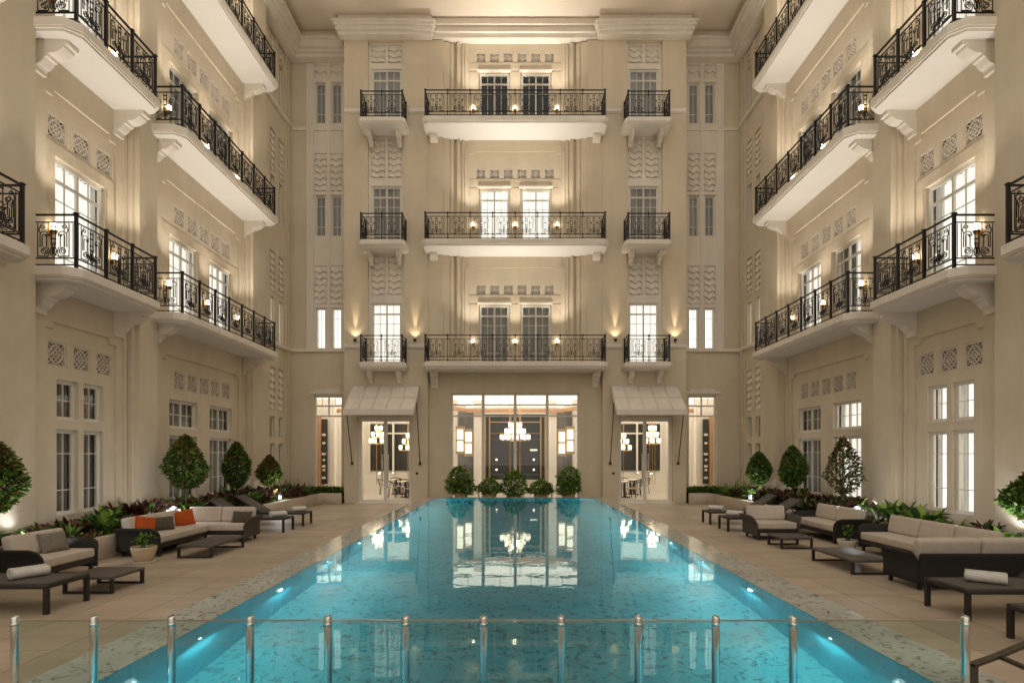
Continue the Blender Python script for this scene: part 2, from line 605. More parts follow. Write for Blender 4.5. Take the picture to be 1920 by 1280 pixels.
FLOOR = WATER - 1.2
b = MB()
b.add([(-PIN, P0, FLOOR), (PIN, P0, FLOOR), (PIN, P1 - 0.35, FLOOR), (-PIN, P1 - 0.35, FLOOR)], [(0, 1, 2, 3)])
pool = tag(b.build('pool', 'pool_floor', recalc=False), kind='structure')
b = MB()
zc = WATER + 0.003
yf = P1 - 0.35
b.add([(-PIN, P0, FLOOR), (-PIN, yf, FLOOR), (-PIN, yf, zc), (-PIN, P0, zc)], [(0, 1, 2, 3)])
b.add([(PIN, P0, FLOOR), (PIN, yf, FLOOR), (PIN, yf, zc), (PIN, P0, zc)], [(0, 1, 2, 3)])
b.add([(-PIN, yf, FLOOR), (PIN, yf, FLOOR), (PIN, yf, zc), (-PIN, yf, zc)], [(0, 1, 2, 3)])
b.add([(-PIN, P0, FLOOR), (PIN, P0, FLOOR), (PIN, P0, zc), (-PIN, P0, zc)], [(0, 1, 2, 3)])
b.build('pool_wall', 'pool_wall', pool, recalc=False)
# raised outer wall of the pool
b = MB()
b.box(-POUT + 0.03, -PIN - 0.004, P0, P1 - 0.03, -0.1, zc - 0.05)
b.box(PIN + 0.004, POUT - 0.03, P0, P1 - 0.03, -0.1, zc - 0.05)
b.box(-PIN - 0.003, PIN + 0.003, yf + 0.004, P1 - 0.03, -0.1, zc - 0.05)
b.box(-POUT + 0.03, POUT - 0.03, P0 - 0.3, P0 - 0.004, -0.1, zc - 0.05)
b.build('outer_wall', 'coping', pool)
c = MB()
c.box(0.002, POUT - PIN, 0.002, 0.998, -0.05, 0)
cop_me = c.mesh('coping_stone', 'coping')
n = 18
L = (P1 - P0) / n
for sx in (-1, 1):
    for j in range(n):
        put('coping_stone', cop_me, pool, (PIN if sx > 0 else -POUT, P0 + j * L, zc), (0, 0, 0), (1, L, 1))
for j in range(6):
    w = 2 * PIN / 6
    o = put('coping_stone', cop_me, pool, (-PIN + (j + 1) * w - 0.0, P1 - 0.35, zc), (0, 0, R(90)), (0.35 / (POUT - PIN), w, 1))
w_ = MB()
w_.add([(-PIN, P0, WATER), (PIN, P0, WATER), (PIN, yf, WATER), (-PIN, yf, WATER)], [(0, 1, 2, 3)])
tag(w_.build('water', 'water', recalc=False), kind='structure')
pl_me = MB()
pl_me.lathe([(0.0, 0), (0.055, 0), (0.06, 0.012), (0.045, 0.02), (0, 0.021)], 14)
pl_me = pl_me.mesh('pool_lamp_and_fill', 'bulb_pool')
for sx in (-1, 1):
    for k, yy in enumerate((3.4, 5.15, 6.9, 8.65, 10.4, 12.15, 13.9, 15.65, 17.4, 19.2)):  # every second, shrunken lamp is added to even out the underwater light
        o = put('pool_lamp_and_fill', pl_me, pool, (sx * (PIN - 0.002), yy, WATER - 0.36), (0, -sx * R(90), 0), (1, 1, 1) if k % 2 == 0 else (0.4, 0.4, 0.4))
        lamp('pool_light_and_fill', 'SPOT', (sx * (PIN - 0.04), yy, WATER - 0.36), 31, (0.78, 0.97, 1.0), pool, 0.022, spot=178, blend=0.15, direction=(-sx, 0, -0.5))
# ------------------------------------------------------------------ shared building pieces
# unit pane (1 x 1), facing -y, centred
p = MB()
p.add([(-0.5, 0, 0), (0.5, 0, 0), (0.5, 0, 1), (-0.5, 0, 1)], [(0, 1, 2, 3)])
PANE = p.mesh('pane', 'glass', recalc=False)


def curtain_mesh(name, m, folds=7, amp=0.035):
    p = MB()
    nseg = folds * 6
    vs, fs = [], []
    for i in range(nseg + 1):
        a = i / nseg
        yv = amp * math.sin(a * folds * 2 * PI) + 0.4 * amp * math.sin(a * folds * 3.3 + 1)
        vs += [(a - 0.5, yv, 0), (a - 0.5, yv * 0.85, 1)]
    for i in range(nseg):
        fs.append((2 * i, 2 * i + 2, 2 * i + 3, 2 * i + 1))
    p.add(vs, fs, 0, True)
    return p.mesh(name, m, recalc=False)


CURT = {k: curtain_mesh('curtain', v) for k, v in dict(lit='lit', lit2='lit2', dim='dim', grey='grey_curtain', drape='drape').items()}
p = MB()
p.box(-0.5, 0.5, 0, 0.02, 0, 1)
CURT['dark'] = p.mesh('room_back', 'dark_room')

_frames = {}


def window(parent, u, z0, w, h, n, style, look, name='window', fr=0.05):
    """u,z0 = bottom centre; n = how far out the glass plane is. style: list of (x0,x1,zz0,zz1,cols,rows) lights in 0..w,0..h"""
    key = (w, h, str(style), fr)
    if key not in _frames:
        m = MB()
        d0, d1 = -0.035, 0.035
        # outer frame
        m.box(-w / 2, -w / 2 + fr, d0, d1, 0, h)
        m.box(w / 2 - fr, w / 2, d0, d1, 0, h)
        m.box(-w / 2 + fr, w / 2 - fr, d0, d1, h - fr, h)
        m.box(-w / 2 + fr, w / 2 - fr, d0, d1, 0, fr)
        panes = []
        iw, ih = w - 2 * fr, h - 2 * fr
        solid = []
        for (a0, a1, b0, b1, nc, nr) in style:
            x0, x1 = -w / 2 + fr + a0 * iw, -w / 2 + fr + a1 * iw
            zz0, zz1 = fr + b0 * ih, fr + b1 * ih
            sash = 0.032
            e = 0.002
            m.box(x0 + e, x0 + sash, d0 + 0.008, d1 - 0.008, zz0 + e, zz1 - e)
            m.box(x1 - sash, x1 - e, d0 + 0.008, d1 - 0.008, zz0 + e, zz1 - e)
            m.box(x0 + sash, x1 - sash, d0 + 0.008, d1 - 0.008, zz1 - sash, zz1 - e)
            m.box(x0 + sash, x1 - sash, d0 + 0.008, d1 - 0.008, zz0 + e, zz0 + sash)
            gx0, gx1, gz0, gz1 = x0 + sash, x1 - sash, zz0 + sash, zz1 - sash
            rowsz = nr if isinstance(nr, (list, tuple)) else [i / nr for i in range(1, nr)]
            br = 0.0095
            for i in range(1, nc):
                xc = gx0 + (gx1 - gx0) * i / nc
                m.box(xc - br, xc + br, -0.016, 0.016, gz0, gz1)
            edges = [0] + list(rowsz) + [1]
            for r_ in rowsz:
                zc_ = gz0 + (gz1 - gz0) * r_
                for i in range(nc):
                    m.box(gx0 + (gx1 - gx0) * i / nc + br, gx0 + (gx1 - gx0) * (i + 1) / nc - br, -0.014, 0.014, zc_ - br, zc_ + br)
            for i in range(nc):
                for k in range(len(edges) - 1):
                    pw = (gx1 - gx0) / nc
                    panes.append((gx0 + pw * (i + 0.5), gz0 + (gz1 - gz0) * edges[k], pw, (gz1 - gz0) * (edges[k + 1] - edges[k])))
        _frames[key] = (m.mesh('window_frame', 'frame'), panes)
    me, panes = _frames[key]
    o = put(name, me, parent, (u, -n, z0))
    for (px, pz, pw, ph) in panes:
        put('pane', PANE, o, (px, 0, pz), (0, 0, 0), (pw - 0.004, 1, ph - 0.004))
    if look:
        parts = look if isinstance(look, list) else [(0, 1, look)]
        if look in ('lit', 'lit2'):
            rw = random.Random(int(abs(u) * 97 + z0 * 131 + w * 17))
            da, db = rw.choice(((0.16, 0.1), (0.08, 0.2), (0.13, 0.13), (0.05, 0.05)))
            parts = [(0, da, 'drape'), (da, 1 - db, look), (1 - db, 1, 'drape')]
        for (a, b_, lk) in parts:
            put('curtain' if lk != 'dark' else 'room_back', CURT[lk], o, (-w / 2 + w * (a + b_) / 2, 0.16 if lk != 'dark' else 0.3, 0.01), (0, 0, 0), (w * (b_ - a), 1, h - 0.02))
    return o


FRENCH = [(0, 0.5, 0.84, 1, 2, 1), (0.5, 1, 0.84, 1, 2, 1), (0.0, 0.5, 0, 0.84, 2, [0.24, 0.82]), (0.5, 1, 0, 0.84, 2, [0.24, 0.82])]
NARROW = [(0, 1, 0, 1, 2, [0.23, 0.77])]
WIDE_LO = [(0, 0.5, 0, 1, 2, [0.3, 0.77]), (0.5, 1, 0, 1, 2, [0.3, 0.77])]
WIDE_UP = [(0, 0.5, 0, 1, 2, 2), (0.5, 1, 0, 1, 2, 2)]
SM_LO = [(0, 1, 0, 1, 2, [0.27, 0.74])]
SM_UP = [(0, 1, 0, 1, 2, 2)]


def grid_wall(m, u0, u1, z0, z1, n, holes, mi=0):
    us = sorted(set([u0, u1] + [h[0] for h in holes] + [h[1] for h in holes]))
    zs = sorted(set([z0, z1] + [h[2] for h in holes] + [h[3] for h in holes]))
    us = [a for a in us if u0 - 1e-6 <= a <= u1 + 1e-6]
    zs = [a for a in zs if z0 - 1e-6 <= a <= z1 + 1e-6]
    for i in range(len(us) - 1):
        for j in range(len(zs) - 1):
            cu, cz = (us[i] + us[i + 1]) / 2, (zs[j] + zs[j + 1]) / 2
            if any(h[0] < cu < h[1] and h[2] < cz < h[3] for h in holes):
                continue
            m.add([(us[i], -n, zs[j]), (us[i + 1], -n, zs[j]), (us[i + 1], -n, zs[j + 1]), (us[i], -n, zs[j + 1])], [(0, 1, 2, 3)], mi)
    for h in holes:
        a, b_, c_, d_, dep = h
        y0_, y1_ = -n, -n + dep
        m.add([(a, y0_, c_), (a, y1_, c_), (a, y1_, d_), (a, y0_, d_)], [(0, 1, 2, 3)], mi)
        m.add([(b_, y0_, c_), (b_, y1_, c_), (b_, y1_, d_), (b_, y0_, d_)], [(0, 1, 2, 3)], mi)
        m.add([(a, y0_, d_), (b_, y0_, d_), (b_, y1_, d_), (a, y1_, d_)], [(0, 1, 2, 3)], mi)
        m.add([(a, y0_, c_), (b_, y0_, c_), (b_, y1_, c_), (a, y1_, c_)], [(0, 1, 2, 3)], mi)


# ---- wrought iron panel: 0.8 wide, z 0..0.66 (between the inner rails), facing -y
def spiral(cx, cz, r0, r1, a0, turns, nseg=14):
    return [(cx + (r0 + (r1 - r0) * i / nseg) * math.cos(a0 + turns * 2 * PI * i / nseg), 0,
             cz + (r0 + (r1 - r0) * i / nseg) * math.sin(a0 + turns * 2 * PI * i / nseg)) for i in range(nseg + 1)]


def scroll_panel_mesh():
    m = MB()
    r = 0.0085
    k = 4
    for sgn in (-1, 1):
        S = lambda pts: [(sgn * a, b, c) for a, b, c in pts]
        # centre pair of bars with collars
        m.tube(S([(0.035, 0, 0.22), (0.035, 0, 0.66)]), r, k)
        # nested hooks
        for (xa, xb, zt) in ((0.085, 0.235, 0.43), (0.12, 0.20, 0.405)):
            rad = (xb - xa) / 2
            arc = [((xa + xb) / 2 + rad * math.cos(PI * q / 10), 0, zt + rad * math.sin(PI * q / 10)) for q in range(11)]
            if xa < 0.1:
                m.tube(S([(xb, 0, 0.19)] + arc + spiral(xa + 0.035, zt - 0.0, 0.035, 0.01, PI, 1.0, 10)), r, k)
            else:
                m.tube(S([(xb, 0, 0.20)] + arc + [(xa, 0, 0.20)]), r, k)
        # top S scroll
        m.tube(S(spiral(0.185, 0.60, 0.012, 0.05, 0, 1.25, 14) + [(0.20, 0, 0.655)]), r, k)
        m.tube(S([(0.235, 0, 0.47), (0.255, 0, 0.53), (0.245, 0, 0.57), (0.225, 0, 0.61)]), r, k)
        # lower volute
        m.tube(S(spiral(0.165, 0.115, 0.015, 0.072, 0, 1.75, 22)), r * 1.15, k)
        m.tube(S([(0.165, 0, 0.187), (0.09, 0, 0.185), (0.07, 0, 0.10), (0.10, 0, 0.0)]), r, k)
        # tulip
        m.tube(S([(0.0, 0, 0.0), (0.045, 0, 0.06), (0.05, 0, 0.14), (0.015, 0, 0.25)]), r * 1.2, k)
        # side bar
        m.tube(S([(0.275, 0, 0), (0.275, 0, 0.66)]), r, k)
        m.tube(S([(0.345, 0, 0), (0.345, 0, 0.66)]), r * 0.9, k)
        m.tube(S([(0.10, 0, 0.012), (0.275, 0, 0.012)]), r * 1.6, k)
    for z in (0.27, 0.36, 0.5, 0.6):
        m.box(-0.044, 0.044, -0.012, 0.012, z - 0.009, z + 0.009)
    m.box(-0.02, 0.02, -0.01, 0.01, 0.05, 0.2)
    return m.mesh('scroll_panel', 'iron')


PANEL = scroll_panel_mesh()


def post_mesh(w, knob=False):
    m = MB()
    m.box(-w, w, -w, w, 0, 1.06)
    m.box(-w - 0.012, w + 0.012, -w - 0.012, w + 0.012, 1.06, 1.085)
    if knob:
        for z in (0.06, 0.2, 0.9, 1.02):
            m.box(-w - 0.018, w + 0.018, -w - 0.018, w + 0.018, z - 0.02, z + 0.02)
    return m.mesh('post', 'iron')


POST = post_mesh(0.026)
POSTT = post_mesh(0.012, True)


def railing(parent, ua, ub, nf, nb, z, npan, side_panels=1, post=None, thin=None):
    """railing round a balcony: front at n=nf from ua to ub, returns back to n=nb"""
    post = post or POST
    m = MB()
    for (zz, rr) in ((1.045, 0.02), (0.90, 0.012), (0.19, 0.014), (0.06, 0.014)):
        m.nbox(ua, ub, nf - rr, nf + rr, zz - rr * 0.8, zz + rr * 0.8)
        for uu in (ua, ub):
            m.nbox(uu - rr, uu + rr, nb, nf - rr, zz - rr * 0.8, zz + rr * 0.8)
    rl = m.build('railing', 'iron', parent, (0, 0, z))
    Lf = (ub - ua) / npan
    for i in range(npan + 1):
        use = post if (i in (0, npan) or thin is None) else thin
        put('post', use, rl, (ua + i * Lf, -nf, 0))
    for i in range(npan):
        put('scroll_panel', PANEL, rl, (ua + (i + 0.5) * Lf, -nf, 0.215), (0, 0, 0), (Lf / 0.80, 1, 1.0))
    Ls = (nf - nb) / side_panels
    for uu in (ua, ub):
        put('post', post, rl, (uu, -(nb + 0.03), 0))
        for i in range(side_panels):
            put('scroll_panel', PANEL, rl, (uu, -(nb + (i + 0.5) * Ls), 0.215), (0, 0, R(90)), (Ls / 0.80, 1, 1.0))
    return rl


def bracket_mesh(depth, height, w):
    """scrolled console, at wall n=0, under z=0"""
    prof = [(0, 0), (-depth, 0), (-depth, -0.09), (-depth * 0.9, -0.09), (-depth * 0.88, -0.14)]
    for i in range(7):
        a = i / 6
        prof.append((-depth * (0.84 - 0.36 * a), -0.16 - 0.10 * a - 0.03 * math.sin(a * PI)))
    prof += [(-depth * 0.46, -0.32), (-depth * 0.40, -0.32)]
    for i in range(7):
        a = i / 6
        prof.append((-depth * (0.38 - 0.18 * a), -0.34 - (height - 0.46) * a - 0.03 * math.sin(a * PI)))
    prof += [(-depth * 0.17, -height + 0.08), (-depth * 0.17, -height), (0, -height)]
    m = MB()
    m.prism_x(prof, -w / 2, w / 2)
    return m.mesh('bracket', 'trim')


BR_BIG = bracket_mesh(0.78, 0.58, 0.28)
BR_MID = bracket_mesh(0.62, 0.62, 0.3)
BR_SMALL = bracket_mesh(0.55, 0.5, 0.17)


def balcony(parent, ua, ub, nf, z, nb=0.0, bracket=None, bus=(), ch=0.22, th=0.27):
    """slab with chamfered outer corners and a moulded edge; z = top"""
    m = MB()

    def lay(o, z0, z1, mi=0):
        nonlocal m
        c_ = ch
        poly = [(ua - o, -nb), (ua - o, -(nf - c_ + o * 0.4)), (ua - o + c_ + 0.0, -(nf + o)), (ub + o - c_, -(nf + o)), (ub + o, -(nf - c_ + o * 0.4)), (ub + o, -nb)]
        m.prism_z(poly, z0, z1, mi)
    lay(0.0, z - 0.03, z)
    lay(0.05, z - 0.19, z - 0.03)
    lay(0.025, z - 0.225, z - 0.19)
    sl = m.build('balcony_slab', 'trim', parent)
    m = MB()
    lay(-0.02, z - th, z - 0.226)
    m.build('soffit', 'soffit', sl)
    for u in bus:
        put('bracket', bracket, sl, (u, -nb, z - th + 0.001))
    return sl


def lattice_mesh(s):
    m = MB()
    h = s / 2
    bw = 0.035
    y0_, y1_ = -0.02, 0.02
    m.box(-h, h, y0_, y1_, h * 2 - bw, h * 2)
    m.box(-h, h, y0_, y1_, 0, bw)
    m.box(-h, -h + bw, y0_, y1_, bw, 2 * h - bw)
    m.box(h - bw, h, y0_, y1_, bw, 2 * h - bw)
    r = 0.013

    def bar(a, b_):
        m.tube([(a[0], 0, a[1] + h), (b_[0], 0, b_[1] + h)], r, 4, smooth=False)
    q = h - bw
    for d_ in (-0.62, -0.3, 0.0, 0.3, 0.62):
        for s2 in (1, -1):
            x0, x1 = max(-q, -q + 2 * q * d_ if d_ > 0 else -q), min(q, q + 2 * q * d_ if d_ < 0 else q)
            # line z = s2*(x - off)
            off = d_ * q * 1.6
            pts = []
            for xx in (-q, q):
                zz = xx - off
                if -q <= zz <= q:
                    pts.append((xx, zz))
            for zz in (-q, q):
                xx = zz + off
                if -q < xx < q:
                    pts.append((xx, zz))
            if len(pts) >= 2:
                bar((pts[0][0], s2 * pts[0][1]), (pts[1][0], s2 * pts[1][1]))
    ring = [(0.35 * q * math.cos(2 * PI * i / 16), 0, h + 0.35 * q * math.sin(2 * PI * i / 16)) for i in range(16)]
    m.tube(ring, r * 1.1, 4, closed=True, smooth=False)
    ring = [(0.8 * q * math.cos(2 * PI * i / 20), 0, h + 0.8 * q * math.sin(2 * PI * i / 20)) for i in range(20)]
    m.tube(ring, r, 4, closed=True, smooth=False)
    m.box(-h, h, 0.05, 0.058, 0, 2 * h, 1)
    return m.mesh('lattice_panel', ['lattice', 'grille_shade'])


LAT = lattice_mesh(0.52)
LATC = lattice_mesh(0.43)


def wave_mesh(w, h, tiers):
    m = MB()
    nx = 20
    pitch = h / tiers
    rowsv = []
    for k in range(tiers):
        for t_, nn in ((0.0, 0.095), (0.35, 0.07), (0.98, 0.0)):
            rowsv.append((k, t_, nn))
    vs, fs = [], []
    for (k, t_, nn) in rowsv:
        for i in range(nx + 1):
            a = i / nx
            wv = 0.042 * math.sin(a * 2 * PI * 1.5 + 0.6)
            zz = (k + t_) * pitch + wv
            zz = min(max(zz, 0), h)
            vs.append(((a - 0.5) * w, -nn, zz))
    for r_ in range(len(rowsv) - 1):
        for i in range(nx):
            a = r_ * (nx + 1) + i
            fs.append((a, a + 1, a + nx + 2, a + nx + 1))
    m.add(vs, fs)
    m.box(-w / 2, w / 2, 0.005, 0.02, 0, h)
    return m.mesh('wave_panel', 'trim', recalc=False)


WAVE = {}


def wave(parent, u, n, z0, z1, w):
    t_ = max(2, round((z1 - z0) / 0.28))
    key = (round(w, 2), round(z1 - z0, 2))
    if key not in WAVE:
        WAVE[key] = wave_mesh(w, z1 - z0, t_)
    put('wave_panel', WAVE[key], parent, (u, -n, z0))


# sconce
s_ = MB()
s_.box(-0.045, 0.045, -0.03, 0, -0.14, 0.1)
s_.lathe([(0.0, -0.13), (0.035, -0.12), (0.065, -0.05), (0.07, -0.03)], 10, (0, -0.09, 0))
SCONCE = s_.mesh('wall_lamp', 'gold')
s_ = MB()
s_.lathe([(0.0, -0.03), (0.05, -0.028), (0.058, 0.02), (0.062, 0.1), (0.05, 0.11), (0.0, 0.105)], 12, (0, -0.09, 0))
SHADE = s_.mesh('lamp_shade', 'bulb')


def sconce(parent, u, z, n=0.0, up=82):
    o = put('wall_lamp', SCONCE, parent, (u, -n, z))
    put('lamp_shade', SHADE, o)
    lamp('wall_light', 'SPOT', (0, -0.52, 0.22), up, (1.0, 0.915, 0.79), o, 0.08, spot=104, blend=0.9, direction=(0, -0.16, 1))


# ------------------------------------------------------------------ side wings
def side_wing(sx, name, label, looks):
    root = empty(name, (sx * WX, 0, 0), R(90) if sx < 0 else R(-90))
    tag(root, label, 'building')
    S = -sx  # local x = S * depth  (left: +, right: -)
    U = lambda d: S * d
    wall = MB(S)
    holes = []
    REV = 0.16
    B0, B1, C0, C1 = 12.9, 13.15, 18.25, 18.25
    wins = []
    # ground floor
    for d_ in (12.72, 13.5):
        holes.append((d_ - 0.31, d_ + 0.31, 2.74, 3.6, REV))
        holes.append((d_ - 0.31, d_ + 0.31, 0.7, 2.54, REV))
        wins.append((d_, 2.74, 0.62, 0.86, SM_UP, 'gB'))
        wins.append((d_, 0.7, 0.62, 1.84, SM_LO, 'gB'))
    for i, d_ in enumerate((17.18, 19.36)):
        holes.append((d_ - 0.73, d_ + 0.73, 2.74, 3.56, REV))
        holes.append((d_ - 0.73, d_ + 0.73, 0.7, 2.54, REV))
        wins.append((d_, 2.74, 1.46, 0.82, WIDE_UP, 'gC%d' % i))
        wins.append((d_, 0.7, 1.46, 1.84, WIDE_LO, 'gC%d' % i))
    for d_ in (23.45, 24.3):
        holes.append((d_ - 0.24, d_ + 0.24, 2.66, 3.55, REV))
        holes.append((d_ - 0.24, d_ + 0.24, 0.7, 2.46, REV))
        wins.append((d_, 2.66, 0.48, 0.89, SM_UP, 'gS'))
        wins.append((d_, 0.7, 0.48, 1.76, SM_LO, 'gS'))
    lat = []
    for dd in (12.42, 13.13, 13.84):
        lat.append((dd, 3.86))
    for k in range(5):
        lat.append((18.3 + (k - 2) * 0.68, 3.86))
    for fi, F in enumerate((F1, F2, F3)):
        if fi < 2:
            holes.append((13.13 - 0.76, 13.13 + 0.76, F, F + 2.6, REV))
            wins.append((13.13, F, 1.52, 2.6, FRENCH, 'B%d' % fi))
        for i, d_ in enumerate((17.2, 19.35)):
            holes.append((d_ - 0.74, d_ + 0.74, F, F + 2.5, REV))
            wins.append((d_, F, 1.48, 2.5, FRENCH, 'C%d%d' % (fi, i)))
        for d_ in (23.45, 24.3):
            zb = F + 0.86
            holes.append((d_ - 0.21, d_ + 0.21, zb, zb + 1.78, REV))
            wins.append((d_, zb, 0.42, 1.78, NARROW, 'S%d' % fi))
        if fi < 2:
            for dd in (12.42, 13.13, 13.84):
                lat.append((dd, F + 2.93))
            for k in range(5):
                lat.append((18.3 + (k - 2) * 0.68, F + 2.9))
        else:
            for k in range(5):
                lat.append((18.3 + (k - 2) * 0.68, F + 2.9))
    for (dd, zz) in lat:
        holes.append((dd - 0.265, dd + 0.265, zz - 0.005, zz + 0.525, 0.09))
    for fi, (za, zb2) in enumerate(((3.8, 5.5), (F1 + 2.85, F1 + 4.45), (F2 + 2.85, F2 + 4.45), (F3 + 2.75, F3 + 3.5))):
        for d_ in (23.45, 24.3):
            holes.append((d_ - 0.26, d_ + 0.26, za, zb2, 0.10))
            wave(root, U(d_), -0.08, za, zb2, 0.5)
    grid_wall(wall, -4, 25.3, 0, ZTOP, 0, holes)
    wall.nbox(-4, 26.3, -1.2, -0.62, 0, ZTOP)  # unseen backing box added behind the windows against light leaks
    wall.build('wall', 'wall', root, recalc=False)
    for (d_, z0, w, h, st, key) in wins:
        window(root, U(d_), z0, w, h, -0.12, st, looks.get(key, 'grey'), 'french_door' if st is FRENCH else 'window', 0.02 if w < 0.5 else 0.05)
        if st is not FRENCH:
            sl = MB()
            sl.nbox(-w / 2 + 0.003, w / 2 - 0.003, -0.08, 0.006, 0.002, 0.03)
            sl.build('sill', 'trim', root, (U(d_), 0, z0))
    for (dd, zz) in lat:
        put('lattice_panel', LAT, root, (U(dd), 0.03, zz))
    # piers with stepped ribs
    def pier(a, b_, za=0, zb2=18.85, steps=(1, 1), top=0.34):
        m = MB(S)
        m.nbox(a, b_, 0.002, top, za, zb2)
        w = 0.13
        for q, nn in enumerate((0.22, 0.11)):
            if steps[0]:
                m.nbox(a - w * (q + 1) + 0.03, a - w * q - (0.0 if q == 0 else -0.03) - 0.03 * (q > 0), 0.002, nn, za, zb2)
            if steps[1]:
                m.nbox(b_ + w * q + 0.03 * (q > 0) * 0, b_ + w * (q + 1) - 0.03, 0.002, nn, za, zb2)
        m.build('pilaster', 'wall', root)
    pier(10.35, 11.45)
    pier(14.62, 15.35)
    pier(20.95, 22.05, steps=(1, 0))
    pier(5.0, 6.2)
    m = MB(S)
    m.nbox(24.72, 24.84, 0.002, 0.05, 0, 18.85)
    m.build('rib', 'wall', root)
    m = MB(S)
    m.nbox(24.95, 25.1, 0.002, 0.08, 0, 18.85)
    m.build('rib', 'wall', root)
    # notched panel surrounds (proud of the window wall)
    def surround(a, b_, ztop, zslab, zbot, mat_='wall'):
        m = MB(S)
        e = 0.06
        m.nbox(a - 0.28, b_ + 0.28, 0.002, e, ztop, zslab)
        m.nbox(a - 0.28, a + 0.22, 0.002, e, ztop - 0.14, ztop - 0.001)
        m.nbox(b_ - 0.22, b_ + 0.28, 0.002, e, ztop - 0.14, ztop - 0.001)
        m.nbox(a - 0.28, a, 0.002, e, zbot, ztop - 0.141)
        m.nbox(b_, b_ + 0.28, 0.002, e, zbot, ztop - 0.141)
        m.build('panel_surround', mat_, root)
    for F, nxt in ((0.0, F1), (F1, F2), (F2, F3), (F3, None)):
        zs = (nxt - 0.275) if nxt else 18.85
        zt = (nxt - 0.92) if nxt else 18.4
        surround(12.05, 14.18, zt, zs, F)
        surround(16.0, 20.5, zt, zs, F)
    # stone cladding round the upper doors
    for F in (F1, F2, F3):
        m = MB(S)
        for (cs, a, b_, hw, h) in (((13.13,), 12.07, 14.16, 0.79, 2.6), ((17.2, 19.35), 16.02, 20.48, 0.77, 2.5)):
            edges = [a]
            for c_ in cs:
                edges += [c_ - hw, c_ + hw]
            edges.append(b_)
            for q in range(0, len(edges), 2):
                m.nbox(edges[q], edges[q + 1], 0.002, 0.02, F, F + h)
            m.nbox(a, b_, 0.002, 0.02, F + h + 0.002, F + h + 0.26)
        m.build('stone_cladding', 'stone', root)
    # belt courses
    for z in (6.42, 16.05):
        m = MB(S)
        m.nbox(22.2, 25.2, 0.0, 0.1, z, z + 0.13)
        m.nbox(22.2, 25.2, 0.0, 0.06, z - 0.05, z + 0.001)
        m.build('belt_course', 'trim', root)
    # cornice
    m = MB(S)
    m.nbox(-4, 25.3, 0.0, 0.42, 18.86, 19.0)
    m.nbox(-4, 25.3, 0.0, 0.55, 19.002, 19.1)
    m.nbox(-4, 25.3, 0.0, 0.70, 19.102, 19.4)
    m.nbox(-4, 25.3, 0.0, 0.78, 19.402, 19.52)
    m.nbox(-4, 25.3, 0.0, 0.5, 19.522, ZTOP - 0.01)
    m.build('cornice', 'trim', root)
    # balconies
    nf = 1.04
    for fi, F in enumerate((F1, F2, F3)):
        a, b_ = sorted((U(11.45), U(14.3)))
        bus = [U(11.85), U(14.22)]
        if fi < 2:
            balcony(root, a, b_, nf + 0.06, F, 0.0, BR_BIG, bus)
            a2, b2 = sorted((U(11.6), U(14.15)))
            railing(root, a2, b2, nf - 0.02, 0.12, F, 3, 1)
        a, b_ = sorted((U(15.15), U(21.3)))
        bus = [U(15.55), U(20.9)]
        balcony(root, a, b_, nf + 0.06, F, 0.0, BR_BIG, bus)
        a2, b2 = sorted((U(15.3), U(21.15)))
        railing(root, a2, b2, nf - 0.02, 0.12, F, 7, 1)
        if fi == 0:
            a, b_ = sorted((U(7.6), U(10.5)))
            balcony(root, a, b_, nf + 0.06, F, 0.0, BR_BIG, [U(10.2)])
            a2, b2 = sorted((U(7.75), U(10.33)))
            railing(root, a2, b2, nf - 0.02, 0.12, F, 3, 1)
        if fi == 1:
            a, b_ = sorted((U(7.6), U(10.58)))
            balcony(root, a, b_, nf + 0.06, F, 0.0, BR_BIG, [U(10.32)])
        # lamps
        if fi < 2:
            for d_ in (12.2, 14.05):
                sconce(root, U(d_), F + 1.0, 0.02)
        for d_ in (16.25, 18.28, 20.3):
            sconce(root, U(d_), F + 1.0, 0.02, 84)
    for d_ in (8.0, 9.9):
        sconce(root, U(d_), F1 + 1.0, 0.02)
    return root


looks_left = dict(gB='grey', gC0='grey', gC1='grey', gS='grey', B0='lit2', B1='lit', C00='lit2', C01='lit2', C10='dim', C11='dim', C20='dim', C21='dim', S0='lit', S1='dim', S2='dim')
looks_right = dict(gB='lit2', gC0='lit2', gC1='grey', gS='grey', B0='lit2', B1='lit', C00=[(0, 0.55, 'grey'), (0.55, 1, 'lit')], C01='lit2', C10='dim', C11='dim', C20='dim', C21='dim', S0='lit', S1='dim', S2='dim')
side_wing(-1, 'building_wing', 'beige side wing on the left with tiers of iron-railed balconies and dark curtained ground-floor windows', looks_left)
side_wing(1, 'building_wing', 'beige side wing on the right with tiers of iron-railed balconies and brightly lit ground-floor windows', looks_right)

